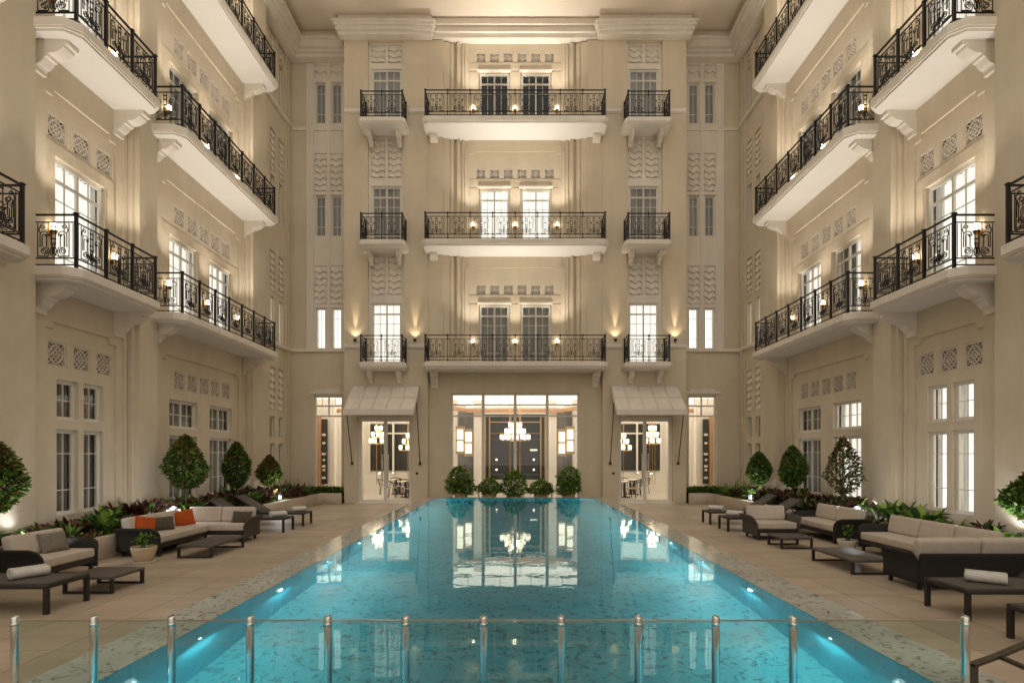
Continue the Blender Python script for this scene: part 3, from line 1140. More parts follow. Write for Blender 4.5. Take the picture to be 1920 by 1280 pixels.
# ------------------------------------------------------------------ far wing
bw = empty('building_wing', (0, YB, 0))
tag(bw, 'far wing of the courtyard with the wide lit restaurant window and awninged doors', 'building')
NC, NS = -0.35, -1.1      # recess and set-back planes
for sx in (-1, 1):
    # ---- tower
    m = MB(sx)
    holes = [(4.26, 6.52, 0.0, 3.55, 0.3)]
    strip = (4.6, 6.08)
    holes.append((strip[0], strip[1], F1 - 0.02, 19.06, 0.16))
    grid_wall(m, 3.61, 7.06, 0, ZTOP, 0, holes)
    m.add([(3.61, 0, 0), (3.61, 0.5, 0), (3.61, 0.5, ZTOP), (3.61, 0, ZTOP)], [(0, 1, 2, 3)])
    m.add([(7.06, 0, 0), (7.06, 1.2, 0), (7.06, 1.2, ZTOP), (7.06, 0, ZTOP)], [(0, 1, 2, 3)])
    m.build('tower_wall', 'wall_c', bw, recalc=False)
    # pale inlaid strip with doors
    m = MB(sx)
    hs = []
    for F in (F1, F2, F3):
        hs.append((4.72, 5.96, F, F + 2.6, 0.14))
    wz = [(F1 + 2.95, F1 + 4.55), (F2 + 2.95, F2 + 4.55), (F3 + 2.85, F3 + 3.6)]
    for (za, zb) in wz:
        hs.append((4.72, 5.27, za, zb, 0.08))
        hs.append((5.41, 5.96, za, zb, 0.08))
    grid_wall(m, strip[0], strip[1], F1 - 0.02, 19.06, -0.16, hs)
    m.nbox(strip[0], strip[1], -0.9, -0.75, 4.2, ZTOP)
    m.build('inlaid_strip', 'trim', bw, recalc=False)
    for (za, zb) in wz:
        wave(bw, sx * 4.995, -0.22, za, zb, 0.53)
        wave(bw, sx * 5.685, -0.22, za, zb, 0.53)
    for F, lk in ((F1, 'lit2'), (F2, 'dim'), (F3, 'dim')):
        window(bw, sx * 5.34, F, 1.24, 2.6, -0.26, FRENCH, lk, 'french_door')
        a, b_ = sorted((sx * 4.42, sx * 6.22))
        balcony(bw, a, b_, 0.92, F, 0.0, BR_SMALL, [sx * 4.75, sx * 5.92], ch=0.12, th=0.26)
        a, b_ = sorted((sx * 4.5, sx * 6.14))
        railing(bw, a, b_, 0.86, 0.02, F, 2, 1, POST, POSTT)
    # side lamps (narrow uplights)
    for xx in (4.12, 6.58):
        f = MB()
        f.lathe([(0.0, -0.04), (0.05, -0.035), (0.07, 0.05), (0.06, 0.06), (0, 0.05)], 10, (0, -0.12, 0))
        f.box(-0.025, 0.025, -0.1, 0, -0.03, 0.0)
        o = f.build('wall_uplight', 'black', bw, (sx * xx, 0, 6.69))
        lamp('uplight', 'SPOT', (0, -0.13, 0.09), 95, (1.0, 0.79, 0.5), o, 0.02, spot=24, blend=1.0, direction=(0, 0.07, 1))
        lamp('uplight', 'SPOT', (0, -0.17, 0.09), 7, (1.0, 0.8, 0.5), o, 0.03, spot=110, blend=0.8, direction=(0, 0.2, 1))
    # cornice of the tower
    m = MB(sx)
    m.nbox(3.42, 7.2, 0.0, 0.34, 19.08, 19.22)
    m.nbox(3.36, 7.28, 0.0, 0.44, 19.222, 19.36)
    m.nbox(3.30, 7.34, 0.0, 0.52, 19.362, 19.47)
    m.nbox(3.25, 7.40, 0.0, 0.58, 19.472, 19.56)
    m.nbox(3.42, 7.2, 0.0, 0.34, 19.562, ZTOP - 0.01)
    m.build('cornice', 'trim', bw)
    for z in (6.42, 16.1):
        for (a, b_) in ((3.62, 4.38), (6.26, 7.06)):
            m = MB(sx)
            m.nbox(a, b_, 0.0, 0.07, z, z + 0.14)
            m.nbox(a, b_, 0.0, 0.04, z - 0.04, z + 0.001)
            m.build('belt_course', 'trim', bw)
    # ---- set-back bay
    m = MB(sx)
    hs = [(7.46, 8.68, 0.5, 4.54, 0.25)]
    for F in (F1, F2, F3):
        for xx in (7.70, 8.39):
            hs.append((xx - 0.22, xx + 0.22, F + 0.86, F + 2.62, 0.15))
    for (za, zb) in ((F1 + 2.8, F1 + 4.45), (F2 + 2.8, F2 + 4.45), (F3 + 2.75, F3 + 3.4)):
        for xx in (7.70, 8.39):
            hs.append((xx - 0.25, xx + 0.25, za, zb, 0.08))
            wave(bw, sx * xx, NS - 0.06, za, zb, 0.48)
    grid_wall(m, 7.06, 9.0, 0, 6.5, NS, hs[:1])
    grid_wall(m, 9.0, 9.72, 0, ZTOP, NS, [])
    ms = MB(sx)
    grid_wall(ms, 7.06, 9.0, 6.5, ZTOP, NS, hs[1:])
    ms.build('inlaid_strip', 'trim', bw, recalc=False)
    m.nbox(7.06, 9.72, NS - 0.9, NS - 0.7, 4.9, ZTOP)
    m.build('setback_wall', 'wall', bw, recalc=False)
    m = MB(sx)
    e = 0.05
    for (a, b_) in ((7.10, 7.40), (7.98, 8.11), (8.69, 8.99)):
        m.nbox(a, b_, NS + 0.002, NS + e, 6.56, 18.85)
    for F in (F1, F2, F3):
        for (a, b_) in ((7.402, 7.978), (8.112, 8.688)):
            m.nbox(a, b_, NS + 0.002, NS + e - 0.01, F + 2.64, F + 2.78)
    m.build('strip_frame', 'trim', bw)
    for z in (6.42, 16.05):
        m = MB(sx)
        if z < 10:
            m.nbox(7.07, 9.6, NS, NS + 0.1, z, z + 0.13)
        else:
            m.nbox(7.07, 9.6, NS, NS + 0.045, z - 0.1, z + 0.05)
        m.build('belt_course', 'trim', bw)
    # label moulding over the ground window
    m = MB(sx)
    m.nbox(7.3, 8.85, NS, NS + 0.05, 4.62, 4.72)
    m.nbox(7.55, 8.6, NS, NS + 0.052, 4.719, 4.82)
    m.build('window_hood', 'trim', bw)
    for F, lk in ((F1, 'lit2'), (F2, 'dim'), (F3, 'dim')):
        for xx in (7.70, 8.39):
            window(bw, sx * xx, F + 0.87, 0.43, 1.74, NS - 0.1, NARROW, lk, 'window', 0.018)
    m = MB(sx)
    m.nbox(7.2, 9.277, NS, NS + 0.42, 18.86, 19.0)
    m.nbox(7.2, 9.147, NS, NS + 0.55, 19.002, 19.1)
    m.nbox(7.2, 8.997, NS, NS + 0.70, 19.102, 19.4)
    m.nbox(7.2, 8.917, NS, NS + 0.78, 19.402, 19.52)
    m.nbox(7.2, 9.197, NS, NS + 0.5, 19.522, ZTOP - 0.01)
    m.build('cornice', 'trim', bw)
    # ground-floor set-back window
    window(bw, sx * 8.07, 0.5, 1.22, 4.04, NS - 0.15,
           [(0, 0.5, 0.90, 1, 2, 1), (0.5, 1, 0.90, 1, 2, 1), (0, 0.5, 0.79, 0.90, 1, 1), (0.5, 1, 0.79, 0.90, 1, 1), (0, 1, 0, 0.79, 1, 1)], None, 'restaurant_window', 0.04)
    # glass double door
    m = MB()
    W2, H2 = 2.26, 3.55
    m.box(-W2 / 2, -W2 / 2 + 0.09, -0.04, 0.04, 0, H2)
    m.box(W2 / 2 - 0.09, W2 / 2, -0.04, 0.04, 0, H2)
    m.box(-W2 / 2 + 0.09, W2 / 2 - 0.09, -0.04, 0.04, H2 - 0.1, H2)
    dr = m.build('glass_door', 'frame', bw, (sx * 5.39, 0.22, 0))
    for s2 in (-1, 1):
        m = MB()
        xa, xb = (0.004, W2 / 2 - 0.093)
        z1_ = H2 - 0.103
        for (p0, p1, q0, q1) in ((xa, xa + 0.07, 0.02, z1_), (xb - 0.055, xb, 0.02, z1_), (xa + 0.07, xb - 0.055, z1_ - 0.07, z1_), (xa + 0.07, xb - 0.055, 0.02, 0.13)):
            x0_, x1_ = sorted((s2 * p0, s2 * p1))
            m.box(x0_, x1_, -0.025, 0.025, q0, q1)
        m.build('door_leaf', 'frame', dr)
        x0_, x1_ = sorted((s2 * (xa + 0.07), s2 * (xb - 0.055)))
        put('pane', PANE, dr, ((x0_ + x1_) / 2, 0, 0.13), (0, 0, 0), (x1_ - x0_, 1, z1_ - 0.2))
        h = MB()
        hx = s2 * 0.12
        h.tube([(hx, -0.03, 0.75), (hx, -0.10, 0.75), (hx, -0.10, 2.0), (hx, -0.03, 2.0)], 0.022, 8)
        h.build('handle', 'steel', dr)
    m = MB()
    m.box(-W2 / 2 - 0.05, W2 / 2 + 0.05, -0.4, 0.12, 0.0, 0.03)
    m.build('threshold', 'trim', dr)
    # sensor button beside the door
    m = MB()
    m.lathe([(0, -0.0), (0.05, 0), (0.05, 0.03), (0, 0.03)], 12)
    m.build('door_sensor', 'black', bw, (sx * 4.05, -0.0, 1.23), (R(90), 0, 0))
    # interior door reveal is part of the restaurant

    # ---- awning (bolted to the tower)
    aw = empty('awning', (0, YB, 0))
    tag(aw, 'cream canvas awning over the glass door to the %s of the wide restaurant window' % ('left' if sx < 0 else 'right'), 'awning', 'awnings over the restaurant doors')
    xa, xb = 3.94, 6.68
    zt, zf, pr = 4.84, 3.74, 1.42
    for i in range(5):
        for j in range(2):
            a0, a1 = xa + (xb - xa) * i / 5, xa + (xb - xa) * (i + 1) / 5
            t0, t1 = j / 2, (j + 1) / 2

            def fn(a, b_, a0=a0, a1=a1, t0=t0, t1=t1):
                t = t0 + (t1 - t0) * b_
                sag = -0.035 * math.sin(PI * a) * math.sin(PI * b_)
                return (sx * (a0 + 0.004 + (a1 - a0 - 0.008) * a), -0.03 - pr * t, zt + (zf - zt) * t + sag)
            m = MB()
            m.shell(fn, 6, 6, 0.012)
            m.build('canvas_panel', 'fabric', aw)
    m = MB(sx)
    m.box(xa, xb, -pr - 0.05, -pr - 0.035, zf - 0.2, zf - 0.005)
    for i in range(5):
        pass
    for xx in (xa, xb):
        m.add([(xx, -pr - 0.03, zf - 0.2), (xx, -pr - 0.03, zf), (xx, -0.02, zt), (xx, -0.02, zt - 0.25)], [(0, 1, 2, 3)])
    m.build('valance', 'fabric', aw, recalc=False)
    m = MB(sx)
    for i in range(6):
        xx = xa + (xb - xa) * i / 5
        m.tube([(xx, -0.03, zt + 0.006), (xx, -0.03 - pr, zf + 0.006)], 0.012, 5)
    m.tube([(xa, -0.03 - pr / 2, (zt + zf) / 2 + 0.004), (xb, -0.03 - pr / 2, (zt + zf) / 2 + 0.004)], 0.010, 5)
    m.build('seam', 'fabric', aw)
    m = MB(sx)
    for z, yv in ((zf - 0.19, -pr - 0.03), (zf - 0.0, -pr - 0.03)):
        m.tube([(xa, yv, z), (xb, yv, z)], 0.02, 6)
    m.tube([(xa, -0.04, zt), (xb, -0.04, zt)], 0.025, 6)
    m.build('front_bar', 'frame', aw)
    for xx in (xa - 0.03, xb + 0.03):
        m = MB(sx)
        m.tube([(xx, -0.08, 1.67), (xx, -0.98, 4.05)], 0.018, 6)
        m.lathe([(0, -0.06), (0.05, -0.05), (0.05, 0.05), (0, 0.06)], 8, (xx, -0.06, 1.64))
        m.build('strut', 'black', aw)

# ---- central recess
m = MB()
hs = [(-2.69, 2.69, 0.0, 4.57, 0.25)]
for F in (F1, F2, F3):
    for xx in (-0.87, 0.87):
        hs.append((xx - 0.63, xx + 0.63, F, F + 2.58, 0.15))
    for k in range(6):
        xx = (k - 2.5) * 0.572
        hs.append((xx - 0.215, xx + 0.215, F + 2.98, F + 3.42, 0.09))
grid_wall(m, -3.61, 3.61, 0, ZTOP, NC, hs)
m.nbox(-3.61, 3.61, NC - 0.9, NC - 0.7, 4.95, ZTOP)
m.build('recess_wall', 'wall_c', bw, recalc=False)
for F, lk in ((F1, 'grey'), (F2, 'lit2'), (F3, 'dark')):
    for xx in (-0.87, 0.87):
        window(bw, xx, F, 1.24, 2.56, NC - 0.1, FRENCH, lk, 'french_door')
        h = MB()
        h.nbox(-0.7, 0.7, NC + 0.002, NC + 0.09, 0, 0.06)
        h.build('door_hood', 'trim', bw, (xx, 0, F + 2.6))
    for k in range(6):
        put('lattice_panel', LATC, bw, ((k - 2.5) * 0.572, -(NC - 0.03), F + 2.985))
    for xx in (-1.75, 0, 1.75):
        sconce(bw, xx, F + 1.0, NC + 0.01, 115)
    balcony(bw, -3.66, 3.66, 1.0, F, NC, BR_MID, [-3.35, 3.35], ch=0.15, th=0.28)
    railing(bw, -3.57, 3.57, 0.93, 0.02, F, 8, 1, POST, POSTT)
    # splayed jambs / ribs
    for sx in (-1, 1):
        zt = {F1: F2, F2: F3, F3: 19.4}[F] - 0.285
        for (a, b_, nn) in ((2.98, 3.609, -0.05), (2.72, 2.978, -0.15), (2.55, 2.70, -0.24), (2.30, 2.42, -0.20), (2.12, 2.20, -0.28)):
            m = MB(sx)
            m.nbox(a, b_, NC + 0.002, nn, F, zt)
            m.build('rib', 'wall_c', bw)
    m = MB()
    z0 = F + 4.1
    zt = {F1: F2, F2: F3, F3: 19.15}[F] - 0.285
    if F != F3:
        m.nbox(-1.92, 1.92, NC + 0.002, NC + 0.04, z0, zt)
        m.nbox(-2.1, -1.68, NC + 0.002, NC + 0.04, z0 - 0.1, z0 - 0.001)
        m.nbox(1.68, 2.1, NC + 0.002, NC + 0.04, z0 - 0.1, z0 - 0.001)
    for sx in (-1, 1):
        a, b_ = sorted((sx * 1.92, sx * 2.1))
        m.nbox(a, b_, NC + 0.002, NC + 0.04, F, z0 - 0.101)
    m.build('panel_surround', 'wall_c', bw)
    m = MB()
    for (a, b_) in ((-1.915, -1.52), (-0.22, 0.22), (1.52, 1.915)):
        m.nbox(a, b_, NC + 0.002, NC + 0.022, F, F + 2.59)
    m.nbox(-1.915, 1.915, NC + 0.002, NC + 0.02, F + 2.67, F + 2.95)
    m.build('stone_cladding', 'stone', bw)
m = MB()
m.nbox(-3.6, 3.6, NC, 0.03, 19.16, 19.34)
m.nbox(-3.3, 3.3, NC, 0.14, 19.342, 19.44)
m.nbox(-3.3, 3.3, NC, 0.08, 19.442, 19.6)
m.nbox(-3.3, 3.3, NC, 0.22, 19.602, 19.7)
m.nbox(-3.3, 3.3, NC, 0.15, 19.702, ZTOP - 0.01)
m.build('header_cornice', 'trim', bw)
# wide restaurant window
st = []
for i in range(4):
    a, b_ = i / 4, (i + 1) / 4
    st += [(a, b_, 0.905, 1, 2, 1), (a, b_, 0.80, 0.905, 1, 1), (a, b_, 0, 0.80, 1, 1)]
ww = window(bw, 0, 0.0, 5.38, 4.57, NC - 0.15, st, None, 'restaurant_window', 0.05)
for xx in (-1.345, 0, 1.345):
    m = MB()
    m.box(xx - 0.065, xx + 0.065, -0.06, 0.06, 0.05, 4.52)
    m.build('mullion', 'trim', ww)

# eaves: broad flat soffit all round, above the cornices
m = MB()
m.box(-8.2, 8.2, 21.6, 27, ZTOP, ZTOP + 0.4)
m.box(-11, -8.2, -4, 27, ZTOP, ZTOP + 0.4)
m.box(8.2, 11, -4, 27, ZTOP, ZTOP + 0.4)
m.build('eaves', 'eaves', bw, (0, -YB, 0))

# ------------------------------------------------------------------ restaurant interior (part of the far wing)
I0, I1 = 24.98, 31.6
m = MB()
m.add([(-9.7, 24.5, 0.0), (9.7, 24.5, 0.0), (9.7, I1, 0.0), (-9.7, I1, 0.0)], [(0, 1, 2, 3)])
m.build('restaurant_floor', 'in_floor', bw, (0, -YB, 0.004), recalc=False)
m = MB()
m.add([(-7.05, 24.75, 4.75), (7.05, 24.75, 4.75), (7.05, I1, 4.75), (-7.05, I1, 4.75)], [(0, 1, 2, 3)])
for sx in (-1, 1):
    m.add([(sx * 7.05, 25.4, 4.75), (sx * 9.7, 25.4, 4.75), (sx * 9.7, I1, 4.75), (sx * 7.05, I1, 4.75)], [(0, 1, 2, 3)])
m.box(-9.7, 9.7, I1, I1 + 0.2, 0, 4.75)
m.box(-9.9, -9.7, 25.4, I1, 0, 4.75)
m.box(9.7, 9.9, 25.4, I1, 0, 4.75)
for sx in (-1, 1):
    a, b_ = sorted((sx * 3.3, sx * 3.7))
    m.box(a, b_, 24.9, 27.4, 0, 4.75)
    a, b_ = sorted((sx * 6.75, sx * 7.1))
    m.box(a, b_, 24.9, 26.2, 0, 4.75)
    a, b_ = sorted((sx * 8.7, sx * 9.7))
    m.box(a, b_, 28.2, 28.6, 0, 4.75)
m.build('restaurant_wall', 'in_wall', bw, (0, -YB, 0), recalc=False)
for (x0_, x1_, y0_, y1_) in ((-2.4, 2.4, 28.75, 28.9), (-9.5, -4.0, 28.75, 28.9), (4.0, 9.5, 28.75, 28.9)):
    m = MB()
    m.box(x0_, x1_, y0_, y1_, 4.06, 4.24)
    m.build('ceiling_band', 'in_wood', bw, (0, -YB, 0))
    m = MB()
    m.box(x0_, x1_, y0_ + 0.2, y1_ + 0.3, 4.36, 4.42)
    m.build('cove_lamp', 'in_emit', bw, (0, -YB, 0))
for sx in (-1, 1):
    m = MB(sx)
    m.prism_z([(2.4, 28.75), (2.55, 28.9), (3.25, 27.0), (3.1, 27.0)], 4.1, 4.26)
    m.build('ceiling_band', 'in_wood', bw, (0, -YB, 0))
m = MB()
m.box(-1.55, 1.55, 29.0, 29.3, 3.93, 4.0)
m.build('air_slot', 'black', bw, (0, -YB, 0))
# central portal of dark glass with brass edges, white pillars, marble niches
m = MB()
m.box(-1.55, 1.55, 29.4, 29.5, 0.75, 3.9)
dg = m.build('dark_glass', 'in_dark', bw, (0, -YB, 0))
for (gx, gz) in ((-0.93, 1.75), (0.93, 1.75), (-0.93, 1.25), (0.93, 1.25)):
    m = MB()
    m.lathe([(0, -0.055), (0.035, -0.045), (0.05, 0), (0.035, 0.045), (0, 0.055)], 10, (gx, 29.3, gz))
    m.build('globe_lamp', 'bulb_ch', dg)
m = MB()
m.box(0.75, 1.1, 29.32, 29.39, 2.2, 2.26)
m.build('picture_lamp', 'bulb_ch', dg)
for gz in (1.0, 1.5, 2.75):
    m = MB()
    m.box(-1.2, 1.2, 29.34, 29.395, gz, gz + 0.02)
    m.build('glass_shelf', 'in_marble', dg)
for (x0_, x1_, z0_, z1_) in [(xx - 0.03, xx + 0.03, 0.75, 3.9) for xx in (-1.5, -1.28, 1.28, 1.5)] + [(-1.245, 1.245, 3.6, 3.65), (-1.245, 1.245, 3.05, 3.07)]:
    m = MB()
    m.box(x0_, x1_, 29.3, 29.36, z0_, z1_)
    m.build('brass_trim', 'gold', bw, (0, -YB, 0))
for sx in (-1, 1):
    for (p0_, p1_, q0_) in ((1.6, 2.05, 29.0), (2.85, 3.15, 28.6)):
        m = MB(sx)
        m.box(p0_, p1_, q0_, 29.5, 0, 4.75)
        m.build('pillar', 'in_wall', bw, (0, -YB, 0))
    m = MB(sx)
    m.box(2.06, 2.84, 29.3, 29.4, 0, 4.2)
    m.build('marble_niche', 'in_marble', bw, (0, -YB, 0))
# dark windows at the rear of the side rooms
for sx in (-1, 1):
    m = MB()
    m.box(-1.9, 1.9, 0, 0.05, 0, 2.5)
    o = m.build('rear_window', 'in_dark', bw, (sx * 5.9, I1 - 0.09 - YB, 1.15))
    for xx in (-1.93, -0.64, 0.64, 1.93):
        m = MB()
        m.box(xx - 0.05, xx + 0.05, -0.06, -0.001, -0.1, 2.6)
        m.build('glazing_bar', 'frame', o)
    m = MB()
    m.box(-1.98, 1.98, -0.05, -0.002, 1.95, 2.03)
    m.build('glazing_bar', 'frame', o)
    m = MB()
    m.box(-0.14, 0.14, 0, 0.05, 0, 3.1)
    sh_ = m.build('wall_shelf', 'in_dark', bw, (sx * 9.12, 28.05 - YB, 0.6))
    for q, (hz, wd) in enumerate(((0.25, 0.1), (0.62, 0.06), (0.8, 0.09), (1.1, 0.05), (1.38, 0.1), (1.9, 0.07), (2.3, 0.1))):
        m = MB()
        m.box(-wd, wd * 0.6, -0.1, -0.002, hz, hz + 0.1)
        m.build('shelf_item', 'in_wall', sh_)
    m = MB()
    m.box(-0.17, 0.17, 0, 0.05, 0, 3.6)
    m.build('wood_panel', 'in_wood', bw, (sx * 9.46, 28.05 - YB, 0.2))
# glowing sheets added under the restaurant ceiling to light the room
for (x0_, x1_, ya_) in ((-9.65, -7.15, 25.62), (-6.7, -3.75, I0 + 0.02), (-3.25, 3.25, I0 + 0.02), (3.75, 6.7, I0 + 0.02), (7.15, 9.65, 25.62)):
    m = MB()
    m.add([(x0_, ya_, 4.7), (x1_, ya_, 4.7), (x1_, I1 - 0.05, 4.7), (x0_, I1 - 0.05, 4.7)], [(0, 1, 2, 3)])
    m.build('ceiling_fill_glow', 'fill_ceiling', bw, (0, -YB, 0), recalc=False)


# ------------------------------------------------------------------ chandeliers and lanterns (inside)
def chandelier(loc, label, tiers, rods, r0, cy_h, group=None, power=30):
    root = empty('chandelier', loc)
    tag(root, label, 'chandelier', group)
    m = MB()
    for a in range(rods):
        an = 2 * PI * a / rods + 0.3
        xx, yy = r0 * 0.55 * math.cos(an), r0 * 0.55 * math.sin(an)
        m.tube([(xx, yy, 0), (xx, yy, cy_h)], 0.011, 5)
    k = 0
    for (z, rad, nn) in tiers:
        ring = [(rad * math.cos(2 * PI * i / 14), rad * math.sin(2 * PI * i / 14), z - 0.15) for i in range(14)]
        m.tube(ring, 0.02, 5, closed=True)
        for i in range(nn):
            an = 2 * PI * i / nn + 0.2
            m.lathe([(0, -0.17), (0.06, -0.15), (0.07, -0.11), (0, -0.1)], 8, (rad * math.cos(an), rad * math.sin(an), z))
    m.build('frame', 'gold', root)
    sh = MB()
    sh.lathe([(0.0, -0.12), (0.06, -0.115), (0.08, -0.06), (0.085, 0.02), (0.075, 0.11), (0.0, 0.12)], 10)
    me = sh.mesh('shade', 'bulb_ch')
    for (z, rad, nn) in tiers:
        for i in range(nn):
            an = 2 * PI * i / nn + 0.2
            put('shade', me, root, (rad * math.cos(an), rad * math.sin(an), z))
    lamp('chandelier_light', 'POINT', (0, 0, tiers[0][0] + 0.3), power, WARM, root, 0.2)


chandelier((0, 27.2, 0.95), 'large brass chandelier of stacked glowing shades on tall rods behind the central window', [(1.86, 0.64, 10), (2.14, 0.42, 6), (2.42, 0.24, 4)], 6, 0.5, 3.7)
for sx, w in ((-1, 'left'), (1, 'right')):
    chandelier((sx * 5.25, 29.2, 0.3), 'tiered glowing chandelier hanging nearest the wide window inside the %s door' % w, [(2.05, 0.5, 7), (2.36, 0.36, 5), (2.66, 0.2, 3)], 3, 0.3, 4.3)
    chandelier((sx * 6.45, 27.6, 0.6), 'tiered glowing chandelier beside the white pillar inside the %s door' % w, [(2.05, 0.34, 6), (2.35, 0.24, 4), (2.65, 0.14, 3)], 3, 0.25, 4.1)
    # brass lantern pair near the window
    root = empty('wall_lantern', (sx * 2.42, 25.9, 2.05))
    tag(root, 'brass framed lantern with glowing panes at the %s side of the wide window' % w, 'lantern', 'brass lanterns flanking the wide window')
    for q, (dx, dy, dz) in enumerate(((0.0, 0, 0.1), (-0.36 * sx, 0.1, 0.0))):
        m = MB()
        for ax in (-0.15, 0.15):
            for ay in (-0.15, 0.15):
                m.box(dx + ax - 0.015, dx + ax + 0.015, dy + ay - 0.015, dy + ay + 0.015, dz - 0.1, dz + 1.05)
        for z in (-0.12, 1.0):
            m.box(dx - 0.19, dx + 0.19, dy - 0.19, dy + 0.19, dz + z, dz + z + 0.09)
        m.box(dx - 0.17, dx + 0.17, dy - 0.17, dy + 0.17, dz + 0.46, dz + 0.50)
        m.build('brass_frame', 'gold', root)
        for z in (0.0, 0.52):
            m = MB()
            m.box(dx - 0.13, dx + 0.13, dy - 0.13, dy + 0.13, dz + z, dz + z + 0.44)
            m.build('glowing_pane', 'bulb_ch', root)
    m = MB()
    a_, b_ = sorted((sx * 0.0, sx * 0.9))
    m.box(a_, b_, 0.02, 0.05, 1.0, 1.03)
    m.build('arm', 'gold', root)


# ------------------------------------------------------------------ restaurant tables and chairs
def chair_parts():
    out = []
    m = MB()
    m.lathe([(0, 0.43), (0.22, 0.43), (0.23, 0.45), (0.22, 0.47), (0, 0.475)], 14)
    out.append(('seat', m.mesh('seat', 'rattan_pale')))
    m = MB()
    arc = [(0.29 * math.cos(R(-20 + 220 * i / 16)), 0.29 * math.sin(R(-20 + 220 * i / 16)), 0.68 + 0.12 * math.sin(PI * i / 16)) for i in range(17)]
    m.tube(arc, 0.02, 6)
    for i in (3, 5, 7, 8, 9, 11, 13):
        a = R(-20 + 220 * i / 16)
        m.tube([(0.2 * math.cos(a), 0.2 * math.sin(a), 0.46), arc[i]], 0.01, 5)
    for i in (0, 16):
        a = R(-20 + 220 * i / 16)
        m.tube([(0.21 * math.cos(a), 0.21 * math.sin(a), 0.45), (0.3 * math.cos(a), 0.3 * math.sin(a), 0.58), arc[i]], 0.014, 5)
    out.append(('backrest', m.mesh('backrest', 'rattan')))
    for a in (45, 135, 225, 315):
        m = MB()
        m.tube([(0.16 * math.cos(R(a)), 0.16 * math.sin(R(a)), 0.44), (0.24 * math.cos(R(a)), 0.24 * math.sin(R(a)), 0.0)], 0.016, 6)
        out.append(('leg', m.mesh('leg', 'rattan')))
    return out


CH = chair_parts()
for sx, w in ((-1, 'left'), (1, 'right')):
    for ti, (tx, ty) in enumerate(((5.05, 27.6), (5.9, 29.6))):
        root = empty('dining_table', (sx * tx, ty, 0.006))
        tag(root, 'round white dining table %s inside the %s glass door' % (('nearer the glass', 'at the back')[ti], w), 'table', 'restaurant tables')
        m = MB()
        m.lathe([(0, 0.72), (0.5, 0.72), (0.52, 0.735), (0.5, 0.75), (0, 0.75)], 24)
        m.build('table_top', 'in_wall', root)
        m = MB()
        m.box(-0.13, -0.05, -0.1, 0.1, 0.03, 0.72)
        m.box(0.05, 0.13, -0.1, 0.1, 0.03, 0.72)
        m.box(-0.3, 0.3, -0.25, 0.25, 0, 0.03)
        m.build('pedestal', 'rattan', root)
        for ci, a in enumerate((20, 110, 200, 290)):
            cxp, cyp = sx * tx + 0.74 * math.cos(R(a)), ty + 0.74 * math.sin(R(a))
            c_ = empty('dining_chair', (cxp, cyp, 0.006), R(a) - R(90))
            tag(c_, 'rattan dining chair with curved back at the %s table inside the %s door' % (('nearer', 'rear')[ti], w), 'chair', 'chairs at the %s table inside the %s door' % (('nearer', 'rear')[ti], w))
            for nm, me in CH:
                put(nm, me, c_)
# low banquettes and side tables behind the wide window
for i, xx in enumerate((-2.0, -0.75, 0.75, 2.0)):
    root = empty('lounge_table', (xx, 26.0, 0.006))
    tag(root, 'low white lounge table behind the wide window, %s' % ('leftmost of four', 'second from the left', 'third from the left', 'rightmost of four')[i], 'table', 'lounge tables behind the window')
    m = MB()
    m.box(-0.42, 0.42, -0.3, 0.3, 0.52, 0.57)
    m.box(-0.40, 0.40, -0.28, 0.28, 0.30, 0.33)
    m.build('table_top', 'in_wall', root)
    for ax in (-0.38, 0.38):
        for ay in (-0.26, 0.26):
            m = MB()
            m.box(ax - 0.02, ax + 0.02, ay - 0.02, ay + 0.02, 0, 0.52)
            m.build('leg', 'gold', root)


# ------------------------------------------------------------------ planters
def leaf(m, base, direction, length, width, droop=0.3, mi=0, roll=0.0, nseg=3):
    d = Vector(direction).normalized()
    side = d.cross(Vector((0, 0, 1)))
    if side.length < 1e-3:
        side = Vector((1, 0, 0))
    side.normalize()
    side = (Matrix.Rotation(roll, 3, d) @ side)
    vs, fs = [], []
    p_ = Vector(base)
    prof = [0.25, 0.95, 0.85, 0.08] if nseg == 3 else [0.5, 1.0, 0.9, 0.65, 0.05]
    n_ = len(prof) - 1
    for i, pr in enumerate(prof):
        t = i / n_
        q = p_ + d * (length * t) + Vector((0, 0, -droop * length * t * t))
        up = side.cross(d) * (0.12 * width * pr)
        vs += [tuple(q - side * width / 2 * pr + up), tuple(q), tuple(q + side * width / 2 * pr + up)]
    for i in range(n_):
        a = i * 3
        fs += [(a, a + 1, a + 4, a + 3), (a + 1, a + 2, a + 5, a + 4)]
    m.add(vs, fs, mi, True)


def broad_plant(seed, nleaf, h, spread, lw, mats, weights, upright=0.5):
    rnd = random.Random(seed)
    m = MB()
    for i in range(nleaf):
        a = rnd.uniform(0, 2 * PI)
        hh = h * rnd.uniform(0.15, 0.75)
        rr = spread * rnd.random() ** 0.7 * 0.6
        base = (rr * math.cos(a), rr * math.sin(a), hh * 0.8)
        a2 = a + rnd.uniform(-0.7, 0.7)
        el = rnd.uniform(0.15, 1.3) * upright + 0.2
        d = (math.cos(a2) * math.cos(el), math.sin(a2) * math.cos(el), math.sin(el))
        leaf(m, base, d, lw * rnd.uniform(1.4, 2.6), lw * rnd.uniform(0.7, 1.1), rnd.uniform(0.1, 0.5), rnd.choices(range(len(mats)), weights)[0], rnd.uniform(-0.5, 0.5))
        if i % 4 == 0:
            m.tube([(rr * 0.2 * math.cos(a), rr * 0.2 * math.sin(a), 0), base], 0.006, 4, mi=0)
    return m.mesh('shrub', mats, recalc=False)


